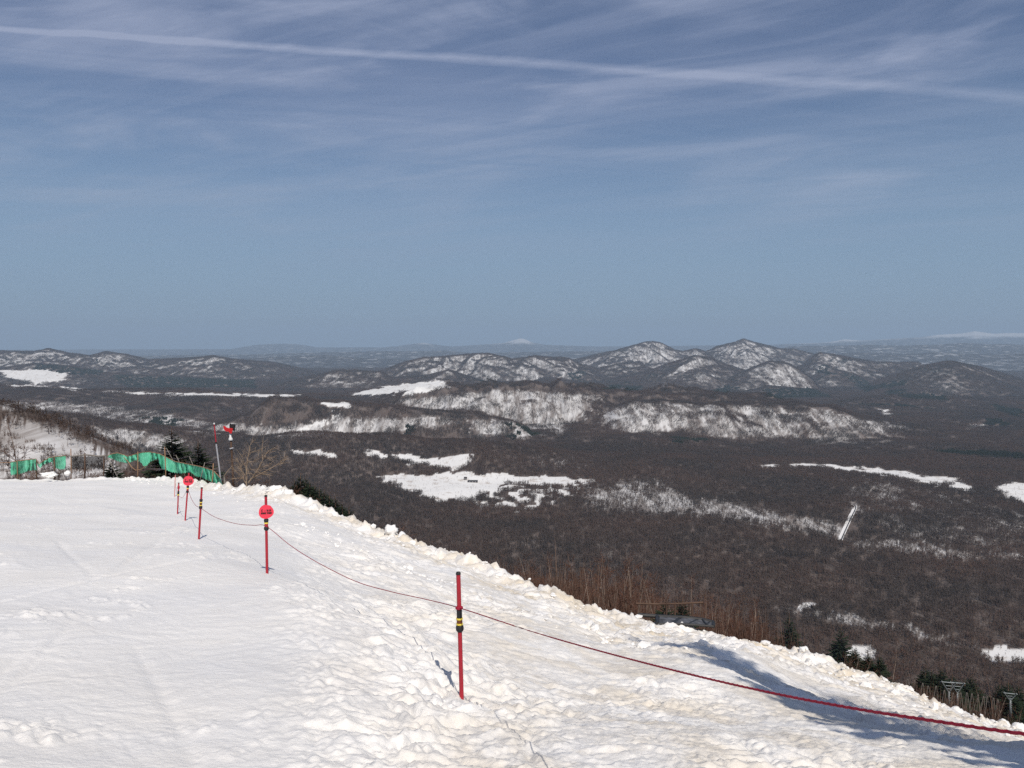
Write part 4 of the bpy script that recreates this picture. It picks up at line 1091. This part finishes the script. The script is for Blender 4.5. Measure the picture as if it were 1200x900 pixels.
# a few that stand out
for px, py, D, lb in ((696, 640, 46, 'tallest pale birch in the thicket, left of a pair'), (708, 636, 48, 'tallest pale birch in the thicket, right of a pair'), (664, 655, 44, 'pale birch at the left end of the reddish thicket'), (738, 648, 50, 'pale birch in the middle of the thicket'),
                      (764, 668, 48, 'pale birch above the black rail'), (838, 683, 34, 'forked pale birch right of the black barrier'), (880, 703, 38, 'thin pale birch well right of the black barrier'), (1046, 745, 150, 'lone bare tree above the right fir group')):
    place(birch[int(px) % 5], 5.0, px, D, py, label=lb, category='tree')
place(birch[0], 5.0, 30, 150, 486, label='tall dark bare tree on the snowy spur at far left', category='tree')
for i in range(52):        # trees on the snowy spur at the far left
    px = rr.uniform(-60, 165); top = float(np.interp(px, [-60, 0, 60, 165], [478, 480, 492, 535])) ; D = rr.uniform(262, 336)
    u, _ = ray(px, 500); x = float(u * D); 
    place(birch[i % 5], 5.0, px, D, None, H=rr.uniform(1.8, 4.0), sx=1.1, label='bare tree on the snowy spur ' + ('at the left edge' if px < 20 else 'above the faded net panel' if px < 45 else 'above the torn net scrap' if px < 84 else 'above the dark netting' if px < 125 else 'where the spur runs out'), category='tree', group='bare trees on the snowy spur')

# the bleached branching shrub at the bend of the edge
def sh(px, py, D=41.0): return W(px, py, D)
SB = [((289, 572), (288.5, 560), (289, 548), (290, 538), (292, 530), (293, 522), (297, 516)), ((289, 548), (285, 542), (283, 532)), ((290, 540), (297, 541.5), (303, 538)), ((292, 531), (299, 529), (306, 527)),
      ((291, 566), (297, 558), (303, 549), (308, 539), (312, 532), (317, 527), (323, 524)), ((308, 539), (307, 530), (308, 519)), ((310, 537), (316, 537), (320, 536)),
      ((297, 560), (304, 556), (314, 551), (324, 545), (331, 540), (336, 534)), ((324, 545), (331, 543), (334, 538)), ((305, 555.5), (312, 556), (318, 557)),
      ((288, 566), (283, 558), (278, 553), (273, 549)), ((286, 562), (284, 553), (281, 545), (277, 537)), ((284, 561), (278, 560.5), (274, 561)), ((289, 552), (295, 550), (300, 551)), ((303, 549), (311, 546), (318, 543)),
      ((287, 557), (282, 551), (279, 547)), ((290, 555), (298, 556), (302, 553)),]
root = empty('dead_shrub', sh(290, 573), label='bleached leafless shrub with long spreading branches at the bend of the snow edge', category='shrub')
o0 = root.location.copy(); rr2 = random.Random(5)
for i, line in enumerate(SB):
    mb = MB(); k = len(line); dz = rr2.uniform(-.5, .5) if i else 0
    P = [sh(a, b_, 41.0 + dz * (j / (k - 1)) ** 1) - o0 for j, (a, b_) in enumerate(line)]
    r0 = .040 if k > 5 else .020
    mb.tube(P, [max(.006, r0 * (1 - .85 * j / (k - 1))) for j in range(k)], 5, caps=False)
    for j in range(1, k):
        for _ in range(9):
            d = (P[j] - P[j - 1]).normalized(); q = P[j - 1].lerp(P[j], rr2.random()); e = q + (d + Vector((rr2.gauss(0, .7), rr2.gauss(0, .7), rr2.gauss(0, .5)))).normalized() * rr2.uniform(.15, .62)
            mb.tube([q, e], [.007, .003], 3, caps=False)
    mb.build('trunk' if i == 0 else 'branch', m_dry, root)

# ------------------------------------------------------------------ green nets on their posts
def net(name, top, bot, D_fn, label, extra_rope=True, seed=0, sub=6, mat=None):
    r_ = random.Random(seed); x0 = max(top[0][0], bot[0][0]); 
    root = empty(name, W(top[0][0], bot[0][1], D_fn(top[0][0])), label=label, category='net')
    o0 = root.location.copy(); n = int((top[-1][0] - top[0][0]) * 1.6); rowsn = 9; mb = MB(); vs = []
    for i in range(n + 1):
        f_ = i / n; xt = top[0][0] + (top[-1][0] - top[0][0]) * f_; xb = bot[0][0] + (bot[-1][0] - bot[0][0]) * f_
        yt = float(np.interp(xt, [p[0] for p in top], [p[1] for p in top])); yb = float(np.interp(xb, [p[0] for p in bot], [p[1] for p in bot])) + .8 * math.sin(i * 1.9)
        for j in range(rowsn):
            g_ = j / (rowsn - 1); D = D_fn(xt) + .24 * math.sin(i * .42 + 3 * math.sin(i * .13 + seed) + seed) * (.25 + g_) + .09 * math.sin(i * 2.1 + j * .5)
            p = W(xt + (xb - xt) * g_ + .8 * math.sin(j * .8 + i * .3) * g_, yt + (yb - yt) * g_, D) - o0; vs.append(p)
    fs = [(i * rowsn + j, (i + 1) * rowsn + j, (i + 1) * rowsn + j + 1, i * rowsn + j + 1) for i in range(n) for j in range(rowsn - 1)]
    mb.add(vs, fs); mb.build('netting', mat or m_net, root, True)
    mb = MB(); mb.tube([W(x, y - .3, D_fn(x)) - o0 for x, y in top], .022, 5); mb.build('head_rope', m_bamboo, root)
    return root, o0
def DF(x): return near_edge(x) + 1.4
def post_part(root, o0, a, b_, r_=.03, mat=None, dD=0.0, nm='post'):
    mb = MB(); A_ = W(a[0], a[1], DF(a[0]) + dD) - o0; B_ = W(b_[0], b_[1], DF(a[0]) + dD) - o0; B_ = B_ + (B_ - A_).normalized() * .7
    mb.tube([A_, A_.lerp(B_, .5) + Vector((.02, 0, 0)), B_], [r_ * .8, r_, r_], 6); mb.build(nm, mat or m_bamboo, root, True)
r1, o1 = net('green_net', [(12, 542), (20, 540.5), (30, 539.5), (42, 538)], [(13, 556.5), (22, 556), (32, 552), (42, 551)], DF, 'faded green net panel hanging nearest the left edge', seed=1)
post_part(r1, o1, (20, 541), (20, 557), .025); post_part(r1, o1, (42, 538), (42.5, 556), .045, m_barkd)
mb = MB(); mb.tube([W(-15, 543, DF(0)) - o1, W(0, 542.3, DF(0)) - o1, W(13, 542, DF(0)) - o1], .02, 5); mb.build('side_rope', m_bamboo, r1)
r2, o2 = net('green_net', [(42, 538), (46, 544.5), (50, 541), (57, 537), (64, 535.5), (77, 534.5)], [(42.5, 541), (46, 549), (52, 544), (60, 541), (64, 548), (70, 550), (77, 549.5)], DF, 'torn green net scrap twisted between two posts at the left', seed=4)
post_part(r2, o2, (63.5, 536), (63.5, 556), .045, m_barkd)
r3, o3 = net('green_net', [(126, 534.5), (132, 532), (138, 531), (150, 535), (160, 532), (167, 530.3), (176, 530), (187, 532), (195, 536), (205, 541), (220, 544), (235, 547), (250, 551.5), (258, 560)],
             [(127, 536), (140, 541), (150, 543), (158, 539), (165, 541), (169, 548), (177, 541), (184, 537), (190, 549), (200, 553), (213, 555), (222, 553), (230, 558), (243, 562), (251, 566), (261, 569)], DF, 'long torn green net sagging down to the bend of the snow edge', seed=7)
for a, b_ in (((161.5, 529), (161, 560)), ((193, 524), (194, 562)), ((250, 543), (249, 556))): post_part(r3, o3, a, b_, .028, dD=-.25)
for a, b_ in (((195, 525), (202, 539)), ((206, 533), (209, 540)), ((222, 535), (225, 543)), ((240, 542), (236, 556))): post_part(r3, o3, a, b_, .022, m_steel2, dD=.3, nm='stay')
mb = MB(); mb.tube([W(x, y, DF(x) - .2) - o3 for x, y in ((145, 536), (150, 541), (154, 547), (159, 551), (166, 550), (171, 546))], .025, 5); mb.build('loose_rope', m_bamboo, r3)
# dark netting frame between the green pieces
r4 = empty('black_net', W(83, 556, DF(83)), label='dark see-through netting on a rail between the green nets', category='net'); o4 = r4.location.copy()
for a, b_, m, rd in (((83, 526), (83, 556), m_bamboo, .03), ((99.5, 531), (99, 557), m_barkd, .045), ((122, 533), (121, 557), m_barkd, .03), ((126, 537), (137, 558), m_steel2, .025)): post_part(r4, o4, a, b_, rd, m)
mb = MB(); mb.tube([W(83, 535, DF(83)) - o4, W(100, 533, DF(100)) - o4, W(116, 534.5, DF(116)) - o4, W(124, 534, DF(124)) - o4], .045, 6); mb.build('rail', m_steel2, r4)
mb = MB()
for k in range(60):
    x = 84 + k * .66; mb.tube([W(x, 534.5 + .8 * math.sin(k), DF(x)) - o4, W(x + .4, 549 + math.sin(k * .7), DF(x) + .05) - o4], .011, 3, caps=False)
for k in range(16):
    y = 535 + k * .95; mb.tube([W(84, y, DF(84)) - o4, W(104, y + .6, DF(104)) - o4, W(123, y, DF(123)) - o4], .011, 3, caps=False)
mb.build('netting', m_bnet, r4)['kind'] = 'stuff'

# ------------------------------------------------------------------ mast and striped pole behind the net
D = 50.0
z0 = W(268, 497, D)
bz = ground(W(272, 560, D).x, D)
root = empty('signal_mast', W(273, 575, D), label='dark mast topped by a red fin, black box and white cone', category='mast'); o0 = root.location.copy()
mb = MB(); mb.tube([W(273.5, 580, D) - o0, W(272.5, 550, D) - o0, W(271.5, 530, D) - o0, W(270.5, 516, D) - o0], [.075, .07, .065, .06], 8); mb.build('pole', m_barkd, root, True)
mb = MB(); mb.tube([W(269.5, 526, D - .1) - o0, W(273.5, 525, D - .1) - o0], .05, 6); mb.build('bracket', m_grey, root)
mb = MB(); mb.tube([W(270.4, 516.5, D) - o0, W(270.3, 514.5, D) - o0, W(270, 511.5, D) - o0, W(270, 507, D) - o0], [.12, .13, .06, .055], 10); mb.build('cone', m_white, root, True)
fin = [(261.5, 499.5), (262.5, 503.5), (264.5, 505.5), (268.5, 506), (269.3, 508), (271.5, 508), (272.5, 504.5), (273, 502), (270, 501.5), (267.5, 501.8), (265, 500.5), (263, 499)]
mb = MB(); n = len(fin); vs = [W(a, b_, D - .14) - o0 for a, b_ in fin] + [W(a, b_, D + .1) - o0 for a, b_ in fin]
mb.add(vs, [tuple(range(n)), tuple(range(2 * n - 1, n - 1, -1))] + [(i, n + i, n + (i + 1) % n, (i + 1) % n) for i in range(n)]); mb.build('fin', material('red_enamel', (.55, .015, .02), .4, .4), root)
mb = MB(); c = (W(272.4, 499.2, D + .15) - o0); mb.box(c, (.30, .2, .22)); mb.box(c + Vector((.02, 0, -.18)), (.2, .18, .2)); mb.box(c + Vector((-.08, -.12, .13)), (.06, .05, .06)); mb.build('box', m_blk, root)
root = empty('striped_pole', W(259, 570, D - 1), label='leaning pole, red above and grey below, left of the dark mast', category='pole'); o0 = root.location.copy(); D = 49.0
mb = MB(); mb.tube([W(251, 497, D) - o0, W(253.2, 519, D) - o0], .035, 8); mb.build('red_section', m_red, root)
mb = MB(); mb.tube([W(253.0, 518, D) - o0, W(253.4, 520, D) - o0], .055, 8); mb.build('collar', m_blk, root)
mb = MB(); mb.tube([W(253.3, 520, D) - o0, W(257, 549, D) - o0, W(259.5, 572, D) - o0], .045, 8); mb.build('grey_section', m_grey, root)
mb = MB(); mb.tube([W(250.8, 495.5, D) - o0, W(251, 497.2, D) - o0], .05, 8); mb.build('cap', m_white, root)
root = empty('stump', W(263.5, 572, 40), label='pale split stump leaning beside the end of the green net', category='stump'); o0 = root.location.copy()
mb = MB(); mb.tube([W(264, 576, 40) - o0, W(263.5, 566, 40) - o0, W(262.5, 558, 40) - o0], [.09, .06, .015], 7); mb.build('body', m_steel2, root, True)
mb = MB(); mb.tube([W(262.5, 558, 40) - o0, W(267, 552, 40) - o0, W(272, 546, 40) - o0], [.02, .018, .01], 5); mb.build('branch', m_dry, root)

# ------------------------------------------------------------------ black barrier and rail at the edge
root = empty('folded_barrier', W(790, 731, 20.6), label='black framed mesh barrier lying on the snow edge in front of a rail', category='barrier'); o0 = root.location.copy()
def q(px, py, D): return W(px, py, D) - o0
mb = MB()
top = [q(748, 720.5, 21.2), q(770, 722, 21.2), q(800, 723.5, 21.3), q(823, 726, 21.3), q(836, 729.2, 21.2)]
low = [q(770.5, 731, 20.2), q(790, 730.8, 20.2), q(812, 732, 20.2), q(836, 734, 20.2)]
mb.tube(top, .05, 6); mb.tube(low, .03, 6); mb.tube([top[-1], low[-1]], .045, 6); mb.tube([top[1], low[0]], .05, 6); mb.tube([top[3], q(829, 733, 20.2)], .03, 6); mb.build('frame', m_blk, root)
mb = MB(); tt = catmull(top[1:], 6); ll = catmull(low, 8); n = min(len(tt), len(ll))
for i in range(n - 1):
    a = i / (n - 1); ta, tb = tt[int(a * (len(tt) - 1))], tt[min(len(tt) - 1, int((i + 1) / (n - 1) * (len(tt) - 1)))]; la, lb_ = ll[int(a * (len(ll) - 1))], ll[min(len(ll) - 1, int((i + 1) / (n - 1) * (len(ll) - 1)))]
    mb.add([ta, tb, lb_, la], [(0, 1, 2, 3)], 0 if (i % 5) else 1)
mb.build('mesh_panel', [material('grey_mesh', (.16, .165, .18), .8, .2, noise=(6, (.05, .05, .055), .12)), m_blk], root)
root = empty('rail_fence', W(790, 722, 25), label='low dark rail on thin posts behind the black barrier', category='rail'); o0 = root.location.copy()
mb = MB(); mb.tube([q(745, 707.2, 25), q(770, 708, 25), q(795, 707.5, 25), q(824, 706, 25)], .032, 6); mb.build('rail', m_barkd, root)
for x in (760, 781, 791, 811): 
    mb = MB(); mb.tube([q(x, 706, 25), q(x, 735, 25)], .028, 6); mb.build('post', m_barkd, root)

# ------------------------------------------------------------------ lift towers and the leaning timber frames far down at the right
def tower(px, py_bar, w, py_v, py_base, D, label):
    k = D / F; root = empty('lift_tower', W(px, py_base, D), label=label, category='lift tower'); o0 = root.location.copy()
    q = lambda a, b_, d=0: W(a, b_, D + d) - o0
    mb = MB(); mb.tube([q(px, py_v - 1), q(px, py_base + 4)], [.22, .3], 8); mb.build('column', m_steel, root, True)
    for d in (-.45, .45):
        mb = MB(); mb.tube([q(px - w / 2, py_bar - .6, d), q(px + w / 2, py_bar + 1.2, d)], .13, 6); mb.build('crossbar', m_steel, root)
    for s_ in (-1, 1):
        for d in (-.45, .45):
            mb = MB(); mb.tube([q(px + s_ * w * .42, py_bar + .4 + s_ * .7, d), q(px + s_ * .4, py_v, d * .3)], .12, 6); mb.build('strut', m_steel, root)
        mb = MB(); mb.tube([q(px + s_ * w * .44, py_bar - .4 + s_ * .8, -1.1), q(px + s_ * w * .44, py_bar - .4 + s_ * .8, 1.1)], .16, 6); mb.build('sheave_arm', m_steel, root)
    for t in (.35, .65):
        mb = MB(); yy = py_bar + (py_v - py_bar) * t; mb.tube([q(px - w * .3 * (1 - t), yy), q(px + w * .3 * (1 - t), yy + .5)], .09, 6); mb.build('brace', m_steel, root)
    mb = MB()
    for j in range(6): mb.tube([q(px + .9, py_v + 1 + j * (py_base - py_v) / 6, -.3), q(px + 2.0, py_v + 1 + j * (py_base - py_v) / 6, -.3)], .05, 4)
    mb.build('ladder', m_steel, root)
tower(1112, 799.5, 19, 811, 829, 204, 'grey steel lift tower with a wide crossbar, left and nearest of three')
tower(1122, 800, 18, 812, 830, 214, 'grey steel lift tower overlapping the left one, its bar higher')
tower(1184, 812.5, 16.5, 821, 836, 206, 'grey steel lift tower standing alone at the right edge')
FR = [(1064, 795.5, 808), (1072, 796, 811), (1081, 800, 814), (1088, 803, 818), (1096, 803, 821), (1106, 808, 824), (1117, 811, 828), (1125, 811, 828), (1133, 811, 829), (1139, 812, 830), (1146, 813, 832), (1151.5, 815, 834), (1157, 815, 836), (1163, 817, 838), (1169, 819, 840)]
mb = MB(); proto = None
for i, (px, py, pb) in enumerate(FR):
    D = 196.0; H = (pb - py) / F * D; u, s_ = ray(px, pb); b_ = W(px, pb, D)
    if proto is None:
        proto = empty('timber_frame', b_)
        for sx_, tx_ in ((-.55, -.1), (.75, .1)):
            m2 = MB(); m2.tube([(sx_, 0, -.8), (tx_, 0, 2.6)], [.075, .06], 5); m2.build('leg', m_steel2, proto)
        m2 = MB(); m2.tube([(0, 0, 2.5), (-.05, 1.3, -.8)], [.08, .08], 5); m2.build('stay', m_steel2, proto); r_ = proto
    else: r_ = copy_tree(proto, b_)
    r_.location = b_; r_.scale = (1, 1, H / 2.6); r_.rotation_euler = (0, rr.uniform(-.05, .05), rr.uniform(-.6, .6))
    r_['label'] = 'leaning grey timber frame in the row beside the lift towers'; r_['category'] = 'frame'; r_['group'] = 'timber frames in a row by the lift towers'

# ------------------------------------------------------------------ lumps of snow
def lump(name, c, r_, seed, sq=(1, 1, .8), **kw):
    bm = bmesh.new(); bmesh.ops.create_icosphere(bm, subdivisions=4 if r_ > .2 else 3, radius=1)
    for v in bm.verts:
        p = v.co.copy(); n = float(fbm(np.array([p.x * 1.3 + seed]), np.array([p.y * 1.3 + p.z * 1.7]), seed, 3, .55, 1)[0])
        m = 1 + .42 * n + .12 * math.sin(5 * p.x + seed) * math.cos(4 * p.z)
        v.co = Vector((p.x * sq[0], p.y * sq[1], p.z * sq[2])) * m * r_
    me = bpy.data.meshes.new(name); bm.to_mesh(me); bm.free(); me.materials.append(m_clod)
    me.polygons.foreach_set('use_smooth', [True] * len(me.polygons))
    o = bpy.data.objects.new(name, me); C.objects.link(o); o.location = c; return tag(o, **kw)
for i, (px, py, D, r_, sq, lb) in enumerate([
    (458, 621, 26.0, .2, (1.1, 1, .85), 'large rounded snow lump sitting on the edge right of the firs'),
    (57, 556.5, 45.0, .30, (1.5, 1, .55), 'slanting slab of snow in front of the torn green net'),
    (79, 554.5, 45.5, .17, (1, 1, .9), 'small snow lump beside the post right of the torn net'),
    (268, 566.5, 36, .20, (1, 1, .9), 'round snow lump at the end of the green net'),
    (323, 575, 31, .24, (1.3, 1, .8), 'snow lump behind the second pole, left one'), (338, 577.5, 30.5, .20, (1.1, 1, .9), 'snow lump behind the second pole, right one'),
    (942, 757, 19.6, .13, (1.1, 1, .9), 'snow lump on the edge above the small clearing, left one'), (960, 763, 19.4, .12, (1.2, 1, .9), 'snow lump on the edge above the small clearing, right one'),
    (1037, 792, 19, .14, (1.1, 1, .8), 'low snow lump on the edge below the firs at right'),
    (1163, 842, 17.8, .14, (1, 1, .9), 'snow lump low on the right edge, left of three'), (1177, 843, 17.6, .15, (1, 1, .9), 'snow lump low on the right edge, middle of three'), (1194, 850, 17.4, .16, (1, 1, .9), 'snow lump low on the right edge, right of three')]):
    c_ = W(px, py, D)
    if px > 100: c_.z = min(c_.z, snow_z(c_.x, c_.y) + .30 * r_)      # half sunk in the bank
    lump('snow_lump', c_, r_ * (1.0 if px < 500 else .85), 40 + i, sq, label=lb, category='snow lump')
# crumbs of broken snow along the berm and the ploughed line: too many to count
mb = MB(); ico = bmesh.new(); bmesh.ops.create_icosphere(ico, subdivisions=1, radius=1); iv = [v.co.copy() for v in ico.verts]; iff = [tuple(v.index for v in f.verts) for f in ico.faces]; ico.free()
r5 = random.Random(12); cx, cy, cr_ = [], [], []
for i in range(1400):
    px = r5.uniform(150, 1260); e = near_edge(px)
    if r5.random() < .62: D = e + r5.gauss(-.5, .9)
    elif 340 < px < 850: D = float(np.interp(px, [180, 330, 450, 600, 700, 820], [30, 22, 18.8, 15.8, 14.6, 14])) + r5.gauss(0, .9)
    else: D = e - abs(r5.gauss(0, 3))
    u, _ = ray(px, 700); cx.append(float(u * D)); cy.append(D); cr_.append(min(.07, .012 + abs(r5.gauss(0, .02))) if r5.random() < .95 else r5.uniform(.07, .15))
cz = snow_h(np.array(cx), np.array(cy))
for x, y, z, r_ in zip(cx, cy, cz, cr_):
    rot = Euler((r5.uniform(0, 6), r5.uniform(0, 6), r5.uniform(0, 6))).to_matrix(); s3 = (r5.uniform(.7, 1.4), r5.uniform(.7, 1.2), r5.uniform(.5, .9))
    vs = []
    for v in iv:
        w_ = rot @ Vector((math.copysign(abs(v.x) ** .9, v.x), math.copysign(abs(v.y) ** .9, v.y), v.z * .7)) * r5.uniform(.7, 1.15); vs.append((x + w_.x * s3[0] * r_, y + w_.y * s3[1] * r_, z + r_ * .25 + w_.z * s3[2] * r_))
    mb.add(vs, iff)
o = mb.build('snow_crumbs', m_clod); o['kind'] = 'stuff'; o['label'] = 'crumbs of broken snow along the berm'

# ------------------------------------------------------------------ the tree behind the viewer whose shadow falls across the snow
TS = make_fir(900, 17.5, 'tall_fir', .34)
TS.location = (6.6, .3, -3.5); TS.scale = (.42, .42, 1); TS['label'] = 'tall fir right of the viewer casting the long shadow'; TS['category'] = 'fir tree'
TS = make_tree(0, 901, 12.5, 'bare_tree', m_bark, m_barkd, stems=1, twigs=600, tr=.016)
TS.location = (8.2, -.3, -3.8); TS['label'] = 'bare tree beside the tall fir right of the viewer'; TS['category'] = 'tree'

# ------------------------------------------------------------------ valley things: road, huts
def drape(px, py, D0=900, D1=7000):
    return hit(px, py, terr_h, D0, D1, 4000)
cl = [drape(a, b_) for a, b_ in ((999, 591.5), (1001.5, 594), (1001, 598), (997, 606), (991, 619), (986, 630), (984.5, 634))]
cl = catmull(cl, 5); mb = MB(); mb2 = MB()
def strip(mb, cl, o0, o1_, dz):
    vs = []
    for i, p in enumerate(cl):
        d = cl[min(i + 1, len(cl) - 1)] - cl[max(i - 1, 0)]; d.z = 0; d.normalize(); sd = Vector((-d.y, d.x, 0))
        for o_ in (o0, o1_): vs.append(p + sd * o_ + Vector((0, 0, dz)))
    mb.add(vs, [(2 * i, 2 * i + 1, 2 * i + 3, 2 * i + 2) for i in range(len(cl) - 1)])
strip(mb2, cl, -6.5, 6, 2.2); strip(mb, cl, 1.0, 4.0, 2.5)
o = mb2.build('road_verge', m_snow); o['kind'] = 'structure'
o = mb.build('road', material('wet_asphalt', (.05, .05, .055), .6, .4)); o['kind'] = 'structure'
def hut(px, py, w, d, h, label, wall, roof):
    p = drape(px, py); root = empty('hut', p, label=label, category='hut')
    mb = MB(); mb.box((0, 0, h / 2 - .5), (w, d, h + 1)); mb.build('wall', wall, root)
    mb = MB(); hw, hd = w / 2 + .6, d / 2 + .6; mb.add([(-hw, -hd, h), (hw, -hd, h), (hw, hd, h), (-hw, hd, h), (-hw, 0, h + d * .35), (hw, 0, h + d * .35)], [(0, 1, 5, 4), (3, 4, 5, 2), (0, 4, 3), (1, 2, 5), (0, 3, 2, 1)]); mb.build('roof', roof, root)
    for k in range(3): 
        mb = MB(); mb.box((-w * .3 + k * w * .3, -d / 2 - .05, h * .5), (w * .12, .12, h * .4)); mb.build('window', m_grey, root)
m_wall = material('dark_boards', (.06, .05, .045), .8, .2); m_roofs = material('snowy_roof', (.5, .5, .52), .8, .2)
hut(554, 565, 34, 10, 4, 'long low dark hut in the middle of the big snowy clearing', m_wall, material('dark_roof', (.05, .05, .055), .7, .3))
hut(545.5, 562, 10, 8, 7, 'small dark hut left of the long hut in the clearing', m_wall, m_wall)
hut(955, 712, 14, 8, 5, 'small dark hut in the gap of the brown woods at right', m_wall, m_roofs)

#__ENDOBJECTS__
#__HAZE__
haze_lo, haze_hi = -1100.0, 1500.0
hb = MB(); hb.box((0, 37000, (haze_lo + haze_hi) / 2), (170000, 92000, haze_hi - haze_lo))
m_h = bpy.data.materials.new('haze'); m_h.use_nodes = True
nt = m_h.node_tree; nt.nodes.clear()
pv = nt.nodes.new('ShaderNodeVolumePrincipled'); ou = nt.nodes.new('ShaderNodeOutputMaterial')
pv.inputs['Color'].default_value = (.62, .80, 1.0, 1); pv.inputs['Density'].default_value = 3.2e-5; pv.inputs['Anisotropy'].default_value = 0.0
nt.links.new(pv.outputs[0], ou.inputs['Volume'])
hz = hb.build('haze', m_h); hz['kind'] = 'stuff'; hz['label'] = 'thin blue haze lying over the valley and far mountains'
